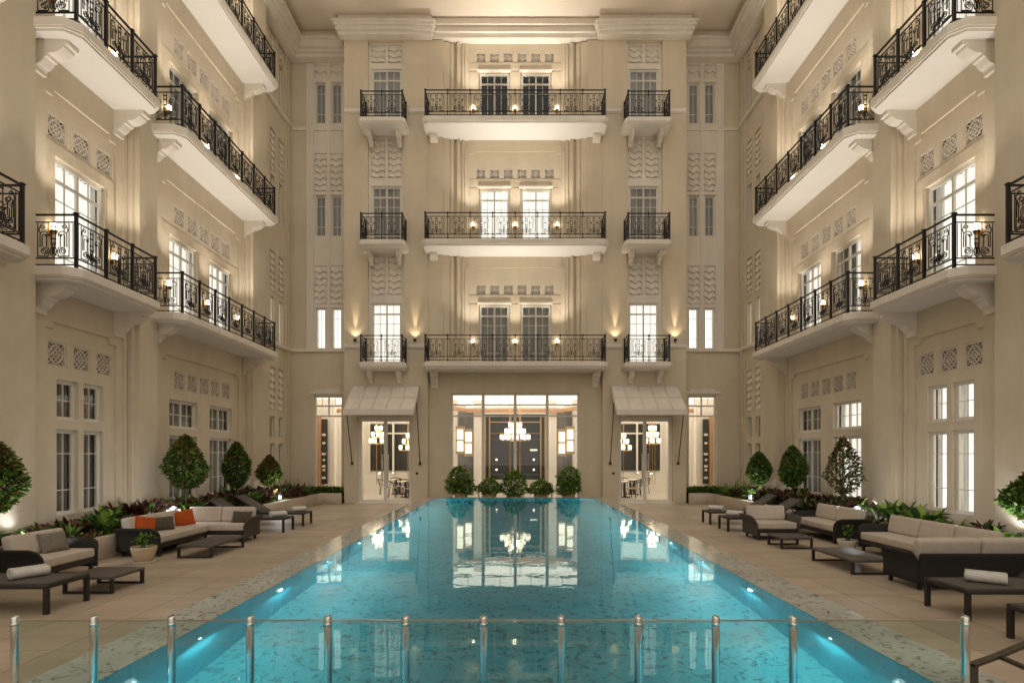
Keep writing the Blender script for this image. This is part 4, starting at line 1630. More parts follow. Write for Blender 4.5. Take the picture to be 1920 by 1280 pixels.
def spiky_plant(seed, nleaf, h, mats):
    rnd = random.Random(seed)
    m = MB()
    for i in range(nleaf):
        a = rnd.uniform(0, 2 * PI)
        el = rnd.uniform(0.5, 1.45)
        d = (math.cos(a) * math.cos(el), math.sin(a) * math.cos(el), math.sin(el))
        leaf(m, (0.04 * math.cos(a), 0.04 * math.sin(a), 0.02), d, h * rnd.uniform(0.7, 1.1), 0.05, rnd.uniform(0.1, 0.55), rnd.randrange(len(mats)), rnd.uniform(-0.3, 0.3), 4)
    return m.mesh('spiky_plant', mats, recalc=False)


def crown_mesh(seed, h, r, nleaf, mats, bronze_top=0.3, airy=False, ls=0.075, prof=None, lobes=((0, 0, 0, 1),)):
    rnd = random.Random(seed)
    m = MB()

    def rad(t):
        if prof:
            return prof(t)
        return (math.sin(PI * min(1, (t + 0.02) ** 0.62)) ** 0.8) if t < 1 else 0
    bumps = [(rnd.uniform(0, 2 * PI), rnd.uniform(0, 1), rnd.uniform(0.5, 1)) for _ in range(22)]
    for i in range(nleaf):
        t = rnd.random() ** 1.1
        a = rnd.uniform(0, 2 * PI)
        R0 = r * rad(t)
        b = 1.0
        for (ba, bt, bs) in bumps:
            dd = (math.cos(a - ba) - 1) * 3 - ((t - bt) * 6) ** 2
            b += 0.24 * bs * math.exp(dd)
        b = min(b - 0.16, 1.2) * (1.14 if rnd.random() < 0.06 else 1.0)
        u = rnd.random()
        rr = R0 * b * ((0.72 + 0.3 * u) if (rnd.random() < (0.55 if airy else 0.6)) else u ** 0.6)
        lx, ly, lz, ls_ = rnd.choice(lobes)
        pt = (lx + ls_ * rr * math.cos(a), ly + ls_ * rr * math.sin(a), lz + ls_ * t * h)
        el = rnd.uniform(-0.4, 1.1) + (0.5 if t > 0.85 else 0)
        a2 = a + rnd.uniform(-0.9, 0.9)
        d = (math.cos(a2) * math.cos(el), math.sin(a2) * math.cos(el), math.sin(el))
        bz = bronze_top * (0.25 + 1.6 * max(0, t - 0.45)) + (0.25 if rnd.random() < 0.06 else 0)
        mi = 2 if rnd.random() < bz else (0 if rnd.random() < 0.6 else 1)
        leaf(m, pt, d, ls * rnd.uniform(0.8, 1.5), ls * rnd.uniform(0.45, 0.75), rnd.uniform(0, 0.4), mi, rnd.uniform(-1, 1))
    return m.mesh('crown', mats, recalc=False)


SOIL = 0.36
plant_me = {
    'maroon': [broad_plant(s, 110, 0.46, 0.44, 0.11, ['lf_maroon', 'lf_dark', 'lf_brown'], [6, 2.5, 1.5], 0.9) for s in (1, 2, 3)],
    'green': [broad_plant(s, 70, 0.42, 0.40, 0.13, ['lf_green', 'lf_dark', 'lf_lime'], [4, 3, 2], 0.8) for s in (4, 5)],
    'lime': [broad_plant(s, 140, 0.16, 0.5, 0.05, ['lf_lime', 'lf_brown', 'lf_green'], [3, 3, 2], 0.6) for s in (6, 7)],
    'brown': [broad_plant(s, 150, 0.17, 0.52, 0.05, ['lf_brown', 'lf_maroon', 'lf_green'], [4, 2, 2], 0.6) for s in (8, 9)],
    'hedge': [broad_plant(s, 170, 0.40, 0.40, 0.075, ['lf_green', 'lf_lime', 'lf_dark'], [5, 2, 3], 0.8) for s in (10, 12)],
    'silver': [broad_plant(s, 30, 0.38, 0.25, 0.11, ['lf_grey', 'lf_bronze', 'lf_maroon'], [3, 1, 1], 1.1) for s in (13,)],
}
SPIKY = [spiky_plant(s, 60, 0.75, ['lf_green', 'lf_dark', 'lf_lime']) for s in (21, 22)]
LF3 = ['lf_green', 'lf_dark', 'lf_bronze']
tear = lambda t: (math.sin(PI * min(1, t / 0.66) * 0.5) ** 0.75 if t < 0.33 else math.sin(PI * 0.25) ** 0.75 + 0.0) if False else (min(1, (t / 0.3)) ** 0.5 if t < 0.3 else max(0.0, 1 - ((t - 0.3) / 0.7) ** 1.6) ** 0.8)

words = {-1: 'left', 1: 'right'}
for sx in (-1, 1):
    w = words[sx]
    root = empty('planter_bed', (0, 0, 0))
    tag(root, 'low pale planter wall and soil bed running along the %s wing' % w, 'planter')
    m = MB(sx)
    xf = 7.87
    segs = [(-3.0, 1.4), (1.4, 5.8), (5.8, 10.2), (10.2, 14.6), (14.6, 19.0), (19.0, 23.4)]
    m.box(xf, xf + 0.14, -3, 23.4, 0, 0.43)
    m.prism_z([(7.09, 24.16), (7.09, 24.02), (7.95, 24.02), (8.02, 23.4), (7.87, 23.4), (7.80, 23.88), (7.09, 23.88)], 0, 0.43) if False else None
    m.prism_z([(7.09, 24.02), (7.09, 23.88), (7.80, 23.88), (7.87, 23.402), (8.01, 23.402), (7.94, 24.02)], 0, 0.43)
    m.build('planter_wall', 'planter', root, bevel=0.008, seg=1)
    m = MB(sx)
    m.add([(xf + 0.12, -3, SOIL), (9.72, -3, SOIL), (9.72, 25.3, SOIL), (7.07, 25.3, SOIL), (7.07, 24.0, SOIL), (7.95, 24.0, SOIL), (xf + 0.12, 23.4, SOIL)], [(0, 1, 2, 3, 4, 5, 6)])
    m.build('soil', 'soil', root, recalc=False)
    rnd = random.Random(31 + sx)

    def plant(kind, x, y, s=1.0, zs=1.0):
        me = rnd.choice(plant_me[kind])
        o = put({'maroon': 'shrub', 'green': 'shrub', 'hedge': 'hedge_plant', 'silver': 'shrub'}.get(kind, 'ground_cover_plant'), me, None, (sx * x, y, SOIL - 0.01), (0, 0, rnd.uniform(0, 6.28)), (s, s, s * zs))
        lab = {'maroon': 'dark maroon broad-leaved shrub massed in the %s planter bed', 'green': 'glossy green broad-leaved shrub among the maroon ones in the %s planter bed',
               'lime': 'low yellow-green ground cover plant at the edge of the %s planter bed', 'brown': 'low bronze-brown ground cover plant at the edge of the %s planter bed',
               'hedge': 'bright green low hedge plant under the restaurant window at the %s end', 'silver': 'pale silvery leaved plant by the garden lantern in the %s bed'}[kind] % w
        if kind != 'hedge' and kind != 'silver':
            seg = ('short of the nearest armchair', 'behind the nearest armchair', 'between the armchair and corner sofa', 'behind the corner sofa', 'by the middle garden lantern', 'under the first topiary', 'behind the far loungers', 'under the third topiary', 'by the spiky plants')
            if sx > 0:
                seg = ('short of the corner sofa', 'behind the near end of the corner sofa', 'behind the far end of the corner sofa', 'behind the two-seat sofa', 'by the middle garden lantern', 'under the airy tree', 'behind the far loungers', 'under the dense topiary', 'by the spiky plants')
            k_ = 0 if y < 8.4 else 1 if y < 10 else 2 if y < 11.5 else 3 if y < 13.3 else 4 if y < 14.8 else 5 if y < 16.3 else 6 if y < 18.4 else 7 if y < 20.6 else 8
            row = 'rear row' if x > 9.02 else 'front row' if x < 8.35 else 'inner row' if x < 8.68 else 'middle row'
            lab = {'maroon': 'dark maroon broad-leaved shrub', 'green': 'glossy green broad-leaved shrub', 'lime': 'low yellow-green plant', 'brown': 'low bronze-brown plant'}[kind] + ' %s, %s bed, %s' % (seg[k_], w, row)
        cat = 'hedge' if kind == 'hedge' else 'plant'
        tag(o, lab, cat, '%s plants in the %s planter bed' % (kind, w))
    # rear rows: maroon / green
    yy = 8.2
    while yy < 22.6:
        near = yy < 14.3
        for x in ((8.75, 9.15) if near else (8.45, 8.85, 9.25)):
            k = 'green' if rnd.random() < 0.32 else 'maroon'
            if near and 8.0 < yy < 13.5:
                if rnd.random() < 0.15:
                    continue
                s = rnd.uniform(0.6, 0.9)
            else:
                s = rnd.uniform(0.8, 1.4)
            plant(k, x + rnd.uniform(-0.12, 0.12), yy + rnd.uniform(-0.15, 0.15), s)
        yy += 0.55
    yy = 6.0
    while yy < 23.0:
        k = ('lime' if (8.5 < yy < 10.8 or 19.5 < yy < 20.6) else 'brown')
        if 14.5 < yy < 19 and rnd.random() < 0.6:
            k = 'green'
        plant(k, 8.22 + rnd.uniform(-0.03, 0.06), yy, rnd.uniform(0.75, 1.05) if k != 'green' else 0.9)
        if yy < 14.4:
            plant('brown' if rnd.random() < 0.7 else 'lime', 8.5, yy + 0.2, rnd.uniform(0.8, 1.1))
        yy += 0.5
    for q in range(6):
        plant('hedge', 7.3 + q * 0.27, 24.45 + 0.12 * (q % 2), rnd.uniform(0.9, 1.1), 1.05)
    for q in range(3):
        plant('hedge', 7.5 + q * 0.4, 24.75, rnd.uniform(0.9, 1.1), 1.0)
    plant('green', 8.35, 12.0, 1.25, 1.1)
    for q, (x, y, s) in enumerate(((8.5, 11.2, 0.6), (8.4, 16.6, 0.7), (8.75, 17.6, 0.8), (8.4, 19.2, 0.75), (8.6, 8.3, 0.7))):
        o = put('spiky_plant', SPIKY[q % 2], None, (sx * x, y, SOIL), (0, 0, q * 1.9), (s, s, s))
        tag(o, 'small spiky green plant %s, %s bed' % (('near the corner sofa', 'between the first two trees', 'beside the second tree', 'between the second and third trees', 'nearest the camera')[q], w), 'plant', 'small spiky plants in the %s bed' % w)
    plant('green', 8.45, 9.1, 1.3, 1.1)
    plant('silver', 8.45, 13.6, 1.0)
    plant('silver', 8.55, 14.3, 1.1)
    for q, (x, y, s) in enumerate(((8.35, 22.4, 1.15), (8.6, 21.7, 1.0), (8.9, 22.6, 1.1), (8.3, 23.3, 0.9))):
        o = put('spiky_plant', SPIKY[q % 2], None, (sx * x, y, SOIL), (0, 0, q * 1.3), (s, s, s))
        tag(o, 'spiky strap-leaved green plant at the far corner of the %s planter bed' % w, 'plant', 'spiky plants at the far corner of the %s bed' % w)
    # topiary trees
    if sx < 0:
        trees = [(8.75, 9.75, 1.05, 0.44, 2.28, 0.6, 'bronze-tinged cone topiary cut by the left edge of the picture', 0),
                 (8.6, 15.3, 1.15, 0.47, 2.48, 0.5, 'broad teardrop topiary before the nearer wide window of the left wing', 0),
                 (8.6, 18.1, 1.02, 0.36, 2.36, 0.25, 'slim dark green teardrop topiary with a pink-brown tip on the left', 0),
                 (8.6, 20.5, 0.98, 0.33, 1.95, 1.0, 'small brownish topiary by the spiky plants of the left bed', 0)]
    else:
        trees = [(8.75, 9.85, 0.92, 0.4, 1.72, 0.25, 'rounded green topiary cut by the right edge of the picture', 0),
                 (8.6, 15.4, 1.0, 0.40, 2.4, 0.5, 'loose airy small tree before the lit wide window of the right wing', 1),
                 (8.6, 18.2, 1.05, 0.37, 2.24, 0.25, 'dense teardrop topiary before the curtained wide window of the right wing', 0),
                 (8.6, 20.7, 1.0, 0.37, 2.06, 0.12, 'dark green topiary farthest along the right bed', 0)]
    for q, (x, y, zb, r, zt, bz, lab, airy) in enumerate(trees):
        root = empty('topiary_tree', (sx * x, y, SOIL - 0.02))
        tag(root, lab, 'tree', 'topiary trees in the planter beds')
        h = zt - zb
        me = crown_mesh(100 + q * 7 + sx, h, r, 1000 if airy else 3300, LF3 if not (sx > 0 and q == 1) else ['lf_dark', 'lf_bronze', 'lf_brown'], bz, airy, 0.092 if not airy else 0.10, tear)
        put('crown', me, root, (0, 0, zb - SOIL))
        m = MB()
        m.tube([(0, 0, 0), (0.015, 0.01, (zb - SOIL) * 0.6), (-0.01, 0, zb - SOIL + 0.1), (0, 0, zt - SOIL - 0.25)], [0.035, 0.03, 0.026, 0.01], 7)
        for a in range(7):
            an = a * 2.4
            z = zb - SOIL + 0.08 + a * h * 0.1
            m.tube([(0, 0, z), (r * 0.6 * math.cos(an), r * 0.6 * math.sin(an), z + 0.18)], [0.014, 0.005], 5)
        m.build('trunk', 'bark', root)
    # garden lanterns and uplights
    for q, (x, y) in enumerate(((8.1, 13.9), (8.12, 9.85), (8.1, 20.2))):
        root = empty('garden_lantern', (sx * x, y, SOIL))
        tag(root, '%s of the %s planter bed' % (('glowing white garden lantern with dark cap behind the sofa', 'low white garden light among the yellow-green plants', 'small white garden light by the spiky plants')[q], w), 'lantern', 'white garden lanterns in the beds')
        hh = 0.34 if q == 0 else 0.24
        ss = 0.11 if q == 0 else 0.04
        m = MB()
        m.box(-ss, ss, -ss, ss, 0.12 if q == 0 else 0.1, hh)
        m.build('lamp_glass', 'bulb_w', root)
        m = MB()
        m.box(-0.02, 0.02, -0.02, 0.02, -0.05, 0.12)
        for ax in (-ss, ss):
            for ay in (-ss, ss):
                m.box(ax - 0.012, ax + 0.012, ay - 0.012, ay + 0.012, 0.1, hh + 0.02)
        m.lathe([(0, 0), (ss * 1.6, 0.0), (ss * 1.5, 0.02), (0.02, 0.07), (0, 0.07)], 4, (0, 0, hh + 0.01), smooth=False)
        m.build('frame', 'black', root)
        lamp('lantern_light', 'POINT', (0, 0, hh + 0.2), 11, (0.95, 0.96, 1.0), root, 0.05)
    for q, y in enumerate((10.75, 15.05, 21.6)):
        root = empty('garden_uplight', (sx * 9.02, y, SOIL))
        tag(root, 'small black spotlight at the foot of the %s pilaster of the %s wing' % (('nearest', 'middle', 'farthest')[q], w), 'spotlight', 'garden spotlights')
        m = MB()
        m.lathe([(0, 0), (0.05, 0), (0.06, 0.12), (0.05, 0.13), (0, 0.12)], 10)
        m.build('housing', 'black', root)
        lamp('uplight', 'SPOT', (0, 0, 0.16), (14, 26, 26)[q], (0.93, 0.95, 1.0), root, 0.03, spot=95, blend=0.9, direction=(sx * 0.5, 0.25, 1))


# ------------------------------------------------------------------ furniture
def rbox(w, d, h, r, m, name):
    b_ = MB()
    b_.box(-w / 2, w / 2, -d / 2, d / 2, 0, h)
    return b_.mesh(name, m, bevel=r, seg=3)


def pillow_mesh(w, h, t, m):
    b_ = MB()
    n_ = 12
    for side in (-1, 1):
        vs, fs = [], []
        for i in range(n_ + 1):
            for j in range(n_ + 1):
                a, c_ = i / n_ * 2 - 1, j / n_ * 2 - 1
                th = t / 2 * ((1 - abs(a) ** 2.6) * (1 - abs(c_) ** 2.6)) ** 0.55
                k = 1 - 0.06 * (1 - abs(c_) ** 2) * abs(a) ** 3
                k2 = 1 - 0.06 * (1 - abs(a) ** 2) * abs(c_) ** 3
                vs.append((a * w / 2 * k, side * th, h / 2 + c_ * h / 2 * k2))
        for i in range(n_):
            for j in range(n_):
                q = i * (n_ + 1) + j
                fs.append((q, q + 1, q + n_ + 2, q + n_ + 1))
        b_.add(vs, fs, 0, True)
    return b_.mesh('throw_pillow', m)


def arm_shell(depth, flip=1, h0=0.10, h=0.56, m='wicker', flare=0.1):
    """arm panel in the yz plane at x=0, flaring to +x*flip, front at -y"""
    b_ = MB()

    def fn(a, c_):
        z = h0 + (h - h0) * c_
        out = flare * max(0, (c_ - 0.5) / 0.5) ** 2
        fy = -depth / 2
        if c_ > 0.65:
            q = (c_ - 0.65) / 0.35
            fy += 0.14 * (1 - math.sqrt(max(0, 1 - q * q)))
        y = fy + (depth / 2 - fy) * a
        return (flip * out, y, z)
    b_.shell(fn, 10, 14, 0.035)
    return b_.mesh('arm', m)


def sofa_module(root, w, d, loc, rz, arms=(1, 1), nb=2, wick='wicker', seat_w=None, seats=1, back=True, back_full=True):
    """front = -y; parts placed in the frame (loc, rz) inside root"""
    Mx = Matrix.Translation(Vector(loc)) @ Matrix.Rotation(rz, 4, 'Z')

    def place(name, me, l, r=(0, 0, 0)):
        p_ = Mx @ Vector(l)
        o = put(name, me, root, p_, (r[0], r[1], 0))
        o.rotation_euler = (Matrix.Rotation(rz, 3, 'Z') @ Matrix.Rotation(r[2], 3, 'Z') @ Matrix.Rotation(r[1], 3, 'Y') @ Matrix.Rotation(r[0], 3, 'X')).to_euler()
        return o
    place('base_frame', rbox(w - 0.04, d - 0.04, 0.09, 0.012, 'alu', 'base_frame'), (0, 0, 0.17))
    for ax in (-w / 2 + 0.07, w / 2 - 0.07):
        for ay in (-d / 2 + 0.06, d / 2 - 0.08):
            place('leg', rbox(0.05, 0.05, 0.17, 0.006, 'alu', 'leg'), (ax, ay, 0))
    if arms[0]:
        place('arm', arm_shell(d, -1, m=wick), (-w / 2, 0, 0))
    if arms[1]:
        place('arm', arm_shell(d, 1, m=wick), (w / 2, 0, 0))
    if back:
        b_ = MB()

        def fn(a, c_):
            z = 0.10 + 0.45 * c_
            return (-w / 2 + w * a, d / 2 + 0.05 * max(0, (c_ - 0.4) / 0.6) ** 2, z)
        b_.shell(fn, 10, 8, 0.035)
        place('back_panel', b_.mesh('back_panel', wick), (0, 0, 0))
    iw = w - 0.06
    for i in range(seats):
        sw = iw / seats
        place('seat_cushion', rbox(sw - 0.012, d - 0.06, 0.15, 0.035, 'cushion', 'seat_cushion'), (-iw / 2 + sw * (i + 0.5), -0.02, 0.265))
    for i in range(nb):
        bw_ = iw / nb
        o = place('back_cushion', rbox(bw_ - 0.015, 0.17, 0.36, 0.06, 'cushion', 'back_cushion'), (-iw / 2 + bw_ * (i + 0.5), d / 2 - 0.17, 0.405), (R(-12), 0, R(random.uniform(-1.5, 1.5))))


def coffee_table(loc, w, d, h, label):
    root = empty('coffee_table', loc)
    tag(root, label, 'table', 'low coffee tables on the deck')
    m = MB()
    m.box(-w / 2, w / 2, -d / 2, d / 2, h - 0.045, h)
    m.build('table_top', 'table_top', root, bevel=0.004, seg=1)
    for sy in (-1, 1):
        m = MB()
        y0_, y1_ = (sy * d / 2 - sy * 0.05, sy * d / 2)
        y0_, y1_ = sorted((y0_, y1_))
        e = 0.002
        m.box(-w / 2 + e, -w / 2 + 0.045, y0_ + e, y1_ - e, 0, h - 0.046)
        m.box(w / 2 - 0.045, w / 2 - e, y0_ + e, y1_ - e, 0, h - 0.046)
        m.box(-w / 2 + 0.045, w / 2 - 0.045, y0_ + e, y1_ - e, 0, 0.03)
        m.build('sled_leg', 'alu', root)
    return root


def lounger(loc, rz, label, width=0.7):
    root = empty('sun_lounger', loc, rz)
    tag(root, label, 'sun lounger', 'sun loungers with rolled towels')
    Lh, L_ = 1.22, 1.98
    h = 0.375
    hw = width / 2
    m = MB()
    m.box(0, L_ - 0.1, -hw, -hw + 0.05, h - 0.055, h)
    m.box(0, L_ - 0.1, hw - 0.05, hw, h - 0.055, h)
    m.box(0, 0.05, -hw + 0.05, hw - 0.05, h - 0.055, h)
    m.box(L_ - 0.15, L_ - 0.1, -hw + 0.05, hw - 0.05, h - 0.055, h - 0.01)
    m.build('frame', 'alu', root, bevel=0.004, seg=1)
    for ax in (0.0, L_ - 0.3):
        for ay in (-hw, hw - 0.05):
            m = MB()
            m.box(ax, ax + 0.055, ay, ay + 0.05, 0, h - 0.056)
            m.build('leg', 'alu', root)
    m = MB()
    m.box(0.05, Lh, -hw + 0.045, hw - 0.045, h - 0.018, h + 0.004)
    m.build('sling_seat', 'sling', root)
    ang = R(32)
    Lb = 0.86
    m = MB()

    def fn(a, c_):
        return (Lh + Lb * a * math.cos(ang), -hw + 0.04 + (width - 0.08) * c_, h + 0.004 + Lb * a * math.sin(ang))
    m.shell(fn, 3, 3, 0.02)
    bk = m.build('backrest', 'sling', root)
    m = MB()
    for ay in (-hw + 0.02, hw - 0.02):
        m.tube([(Lh, ay, h), (Lh + Lb * math.cos(ang), ay, h + Lb * math.sin(ang))], 0.02, 6)
    m.tube([(Lh + Lb * math.cos(ang), -hw + 0.02, h + Lb * math.sin(ang)), (Lh + Lb * math.cos(ang), hw - 0.02, h + Lb * math.sin(ang))], 0.02, 6)
    m.tube([(Lh + Lb * 0.6 * math.cos(ang), -hw + 0.08, h + Lb * 0.6 * math.sin(ang)), (Lh + 0.62, -hw + 0.08, h - 0.03)], 0.012, 6)
    m.tube([(Lh + Lb * 0.6 * math.cos(ang), hw - 0.08, h + Lb * 0.6 * math.sin(ang)), (Lh + 0.62, hw - 0.08, h - 0.03)], 0.012, 6)
    m.build('backrest_frame', 'alu', bk)
    return root


def towel(loc, rz, label, L_=0.42, r=0.075):
    m = MB()
    vs, fs = [], []
    turns = 3.2
    nseg = 64
    nl = 10
    for j in range(nl + 1):
        xx = -L_ / 2 + L_ * j / nl
        for i in range(nseg + 1):
            t = i / nseg
            a = t * turns * 2 * PI
            rr = (0.012 + (r - 0.012) * t) * (1 + 0.02 * math.sin(j * 1.7 + i * 0.3))
            vs.append((xx + 0.006 * math.sin(a * 0.5), rr * math.cos(a) * 1.08, r + rr * math.sin(a) * 0.94))
    for j in range(nl):
        for i in range(nseg):
            q = j * (nseg + 1) + i
            fs.append((q, q + 1, q + nseg + 2, q + nseg + 1))
    m.add(vs, fs, 0, True)
    me = m.mesh('towel', 'towel', recalc=False)
    o = put('towel', me, None, loc, (0, 0, rz))
    md = o.modifiers.new('thick', 'SOLIDIFY')
    md.thickness = 0.016
    md.offset = 0
    tag(o, label, 'towel', 'rolled towels')


def potted(loc, pr, ph, me, label, mat_='pot', saucer=True, ps=1.0, cat='potted plant'):
    root = empty('potted_plant', loc)
    tag(root, label, cat)
    m = MB()
    m.lathe([(0, 0.015), (pr * 0.66, 0.015), (pr * 0.82, ph * 0.35), (pr * 0.98, ph * 0.8), (pr, ph), (pr * 0.93, ph), (pr * 0.9, ph * 0.88), (0, ph * 0.87)], 24)
    m.build('pot', mat_, root)
    if saucer:
        m = MB()
        m.lathe([(0, 0), (pr * 0.85, 0), (pr * 0.9, 0.03), (pr * 0.8, 0.03), (0, 0.02)], 24)
        m.build('saucer', 'pot_pale', root)
    m = MB()
    m.lathe([(0, ph * 0.88), (pr * 0.9, ph * 0.88), (0, ph * 0.9)], 16)
    m.build('soil', 'soil', root)
    put('foliage', me, root, (0, 0, ph * 0.85), (0, 0, random.uniform(0, 6)), (ps, ps, ps))
    return root


# --- left side
r_ = empty('corner_sofa', (-7.36, 12.4, 0))
tag(r_, 'black wicker corner sofa with cream cushions along the left planter', 'sofa')
sofa_module(r_, 1.86, 0.84, (0, 0.0, 0), R(90), (1, 0), 2, 'wicker', seats=1)
sofa_module(r_, 1.62, 0.78, (0.39, 1.33, 0), 0, (0, 1), 2, 'wicker2', seats=1)
r_ = empty('armchair', (-7.5, 9.45, 0))
tag(r_, 'black wicker armchair with cream cushions and a grey pillow, nearest on the left', 'armchair')
sofa_module(r_, 1.15, 0.72, (0, 0, 0), R(90), (1, 1), 1)
coffee_table((-6.2, 12.02, 0), 0.68, 1.36, 0.25, 'long low taupe coffee table in front of the left corner sofa')
coffee_table((-6.15, 8.8, 0), 0.72, 0.74, 0.25, 'square low taupe coffee table beside the nearest left lounger')
lounger((-5.85, 7.7, 0), R(180), 'dark sling sun lounger nearest on the left, cut by the picture edge', 0.74)
lounger((-5.93, 15.4, 0), R(180), 'nearer of the two dark sun loungers beyond the left corner sofa')
lounger((-5.93, 16.8, 0), R(180), 'farther of the two dark sun loungers beyond the left corner sofa')
towel((-6.42, 7.75, 0.38), R(62), 'rolled white towel on the nearest left lounger')
towel((-6.2, 15.35, 0.38), R(50), 'rolled white towel on the nearer far-left lounger')
towel((-6.2, 16.8, 0.38), R(50), 'rolled white towel on the farther far-left lounger')


def throw(loc, rot, w, h, m, label):
    o = put('throw_pillow', pillow_mesh(w, h, 0.15, m), None, loc, rot)
    tag(o, label, 'pillow', 'throw pillows')


throw((-7.42, 11.75, 0.41), (R(-22), R(12), R(50)), 0.4, 0.37, 'orange', 'orange throw pillow leaning at the near arm of the left corner sofa')
throw((-7.38, 12.3, 0.41), (R(-18), 0, R(58)), 0.5, 0.3, 'olive', 'olive-grey patterned throw pillow between the two orange ones')
throw((-7.35, 13.1, 0.41), (R(-22), R(-10), R(34)), 0.41, 0.38, 'orange', 'orange throw pillow in the corner of the left corner sofa')
throw((-6.42, 13.72, 0.41), (R(-20), 0, R(-8)), 0.5, 0.28, 'olive', 'dark olive throw pillow at the far right end of the left corner sofa')
throw((-7.5, 9.6, 0.41), (R(-20), 0, R(80)), 0.48, 0.34, 'grey_pillow', 'grey throw pillow in the nearest left armchair')
pl1 = broad_plant(51, 46, 0.34, 0.2, 0.085, ['lf_green', 'lf_dark', 'lf_lime'], [4, 2, 1], 1.2)
pl2 = broad_plant(52, 44, 0.44, 0.17, 0.075, ['lf_dark', 'lf_green', 'lf_lime'], [4, 2, 1], 1.35)
potted((-6.9, 10.9, 0), 0.215, 0.3, pl1, 'round sandstone pot with a leafy green plant by the left corner sofa', 'pot', True, 1.0)

# --- right side
lounger((5.5, 15.55, 0), 0, 'nearer of the two dark sun loungers beyond the right armchair')
lounger((5.55, 17.1, 0), 0, 'farther of the two dark sun loungers beyond the right armchair')
towel((5.8, 15.5, 0.38), R(-40), 'rolled white towel on the nearer far-right lounger')
towel((5.85, 17.1, 0.38), R(-40), 'rolled white towel on the farther far-right lounger')
r_ = empty('armchair', (6.12, 14.08, 0))
tag(r_, 'taupe wicker armchair with cream cushions facing the camera on the right', 'armchair')
sofa_module(r_, 0.98, 0.84, (0, 0, 0), 0, (1, 1), 1, 'wicker2')
r_ = empty('loveseat', (7.52, 14.1, 0))
tag(r_, 'black wicker two-seat sofa with cream cushions between the armchair and corner sofa', 'sofa')
sofa_module(r_, 1.95, 0.8, (0, 0, 0), R(-90), (1, 1), 2)
coffee_table((5.97, 12.76, 0), 0.68, 0.68, 0.25, 'square low dark coffee table in front of the right armchair')
coffee_table((5.97, 10.44, 0), 0.72, 1.34, 0.25, 'long low dark coffee table beside the right corner sofa')
r_ = empty('corner_sofa', (7.5, 10.7, 0))
tag(r_, 'large black wicker corner sofa with cream cushions on the right', 'sofa')
sofa_module(r_, 2.75, 0.8, (0.0, 0.05, 0), R(-90), (1, 0), 3)
sofa_module(r_, 1.98, 0.8, (-0.58, -1.67, 0), R(180), (0, 1), 2)
lounger((5.43, 7.42, 0), 0, 'dark sling sun lounger with a towel in front of the right corner sofa', 0.74)
lounger((5.38, 6.06, 0), 0, 'dark sling sun lounger nearest the fence at the right edge', 0.74)
towel((5.95, 7.42, 0.38), R(-40), 'rolled white towel on the lounger in front of the right corner sofa')
potted((7.5, 15.75, 0), 0.16, 0.3, pl1, 'small pale potted plant between the right armchair and two-seat sofa', 'pot_pale', False, 0.75)
potted((7.05, 12.45, 0), 0.2, 0.2, pl2, 'tall dark leafy plant in a pale bowl beside the right corner sofa', 'pot_pale', False, 1.0)
# small square side table under the far pot
m = MB()

# --- clipped bushes in pots behind the pool
ball = lambda t: math.sqrt(max(0, 1 - (2 * t - 1) ** 2))
wide = lambda t: (min(1, t / 0.25) ** 0.5) if t < 0.25 else max(0, 1 - ((t - 0.25) / 0.75) ** 2) ** 0.5
bushes = [(-2.16, 1.06, 0.58, 0.48, 'big clipped bush in a pot at the left end of the wide window', 61),
          (-1.02, 0.62, 0.42, 0.45, 'low leafy bush in a pot left of the round central bush', 62),
          (-0.06, 1.0, 0.46, 0.36, 'round clipped bush in a pot in the middle of the wide window', 63),
          (1.02, 0.56, 0.44, 0.45, 'low leafy bush in a pot right of the round central bush', 64),
          (2.14, 1.06, 0.58, 0.48, 'big clipped bush in a pot at the right end of the wide window', 65)]
for (x, h, r, ph, lab, seed) in bushes:
    lob = ((0.0, 0, 0, 1),)
    if r > 0.5:
        q_ = -1 if x < 0 else 1
        lob = ((0.08 * q_, 0, 0.3, 0.72), (0.08 * q_, 0, 0.3, 0.72), (-0.26 * q_, 0, 0.0, 0.55), (0.3 * q_, 0, 0.05, 0.5), (0.0, -0.1, 0.0, 0.6))
    me = crown_mesh(seed, h, r, int((3600 if r > 0.5 else 2500) * r), ['lf_green', 'lf_dark', 'lf_lime'], 0.75, True, 0.105, wide, lob)
    rt = potted((x, 23.45, 0), 0.27, ph, me, lab, 'pot', False, 1.0, 'bush')
    m = MB()
    for a in range(9):
        an = a * 2.4
        m.tube([(0, 0, ph * 0.8), (0.1 * math.cos(an), 0.1 * math.sin(an), ph + h * 0.25), (r * 0.55 * math.cos(an), r * 0.55 * math.sin(an), ph + h * (0.35 + 0.05 * a))], [0.018, 0.012, 0.005], 5)
    m.build('stem', 'bark', rt)

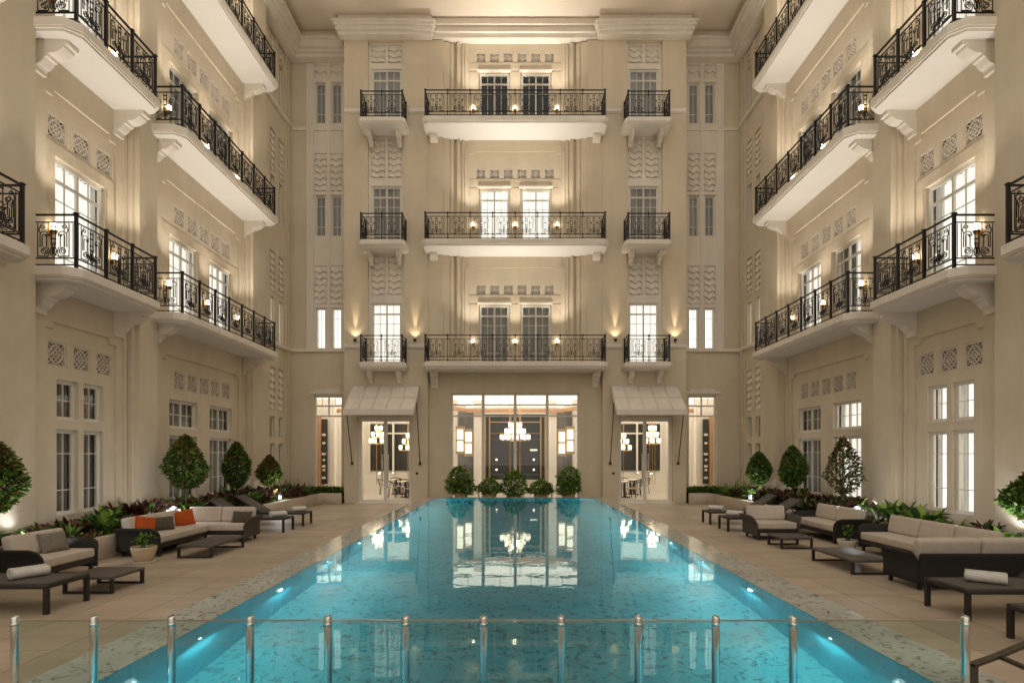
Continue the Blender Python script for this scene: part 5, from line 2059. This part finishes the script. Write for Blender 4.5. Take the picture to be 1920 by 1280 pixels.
# ------------------------------------------------------------------ glass fence in front
fy = 3.8
s_px = 1100 / fy
fr = empty('glass_fence', (0, fy, 0))
tag(fr, 'low frameless glass fence with steel posts across the near end of the pool', 'fence')
xs = [28, 176, 322, 469, 615, 761, 907, 1052, 1197, 1342, 1487, 1810]
xs = [(q - 966) / s_px for q in xs]
FT = 0.955
pm = MB()
pm.lathe([(0.0, -0.6), (0.025, -0.6), (0.025, FT - 0.012), (0.022, FT), (0.0, FT)], 20)
pm.box(-0.006, 0.006, -0.0215, 0.0215, FT, FT + 0.006)
pme = pm.mesh('post', 'steel')
clamp = MB()
clamp.lathe([(0, 0), (0.027, 0), (0.027, 0.02), (0, 0.02)], 16)
clm = clamp.mesh('collar', 'steel')
for q in xs:
    o = put('post', pme, fr, (q, 0, 0))
    for z in (FT - 0.06,):
        put('collar', clm, o, (0, 0, z))
for a, b_ in zip(xs[:-1], xs[1:]):
    m = MB()
    m.box(a + 0.027, b_ - 0.027, -0.005, 0.005, -0.55, FT - 0.034)
    m.build('glass_panel', 'fence_glass', fr)
    m = MB()
    m.box(a + 0.024, b_ - 0.024, -0.006, 0.006, FT - 0.032, FT - 0.024)
    m.build('top_rail', 'steel', fr)
# dark metal handrail beside the last post
h = empty('handrail', (0, fy, 0))
tag(h, 'dark flat metal handrail with a post beside the last fence post at right', 'handrail')


def px(x, y, d):
    return ((x - 966) * d / 1100, d - fy, 2 - (y - 852) * d / 1100)


def flatbar(m, pts, w, t_):
    for a, b_ in zip(pts[:-1], pts[1:]):
        a, b_ = Vector(a), Vector(b_)
        d_ = (b_ - a).normalized()
        sd = d_.cross(Vector((0, 0, 1))).normalized()
        up = sd.cross(d_)
        vs = []
        for p_ in (a, b_):
            for i, j in ((-1, -1), (1, -1), (1, 1), (-1, 1)):
                vs.append(tuple(p_ + sd * w / 2 * i + up * t_ / 2 * j))
        m.add(vs, [(0, 1, 5, 4), (1, 2, 6, 5), (2, 3, 7, 6), (3, 0, 4, 7), (3, 2, 1, 0), (4, 5, 6, 7)])


m = MB()
p0 = px(1822, 1246, 3.85)
p1 = px(1872, 1228, 3.95)
p2 = px(1990, 1178, 4.2)
p3 = px(1935, 1256, 3.75)
flatbar(m, [p0, p1, p2], 0.05, 0.02)
flatbar(m, [(p1[0], p1[1], p1[2] - 0.004), p3, px(1990, 1290, 3.7)], 0.04, 0.02)
m.build('rail', 'bronze', h)
m = MB()
m.box(p0[0] - 0.025, p0[0] + 0.025, p0[1] - 0.025, p0[1] + 0.025, -0.0, p0[2] - 0.004)
m.build('post', 'bronze', h)
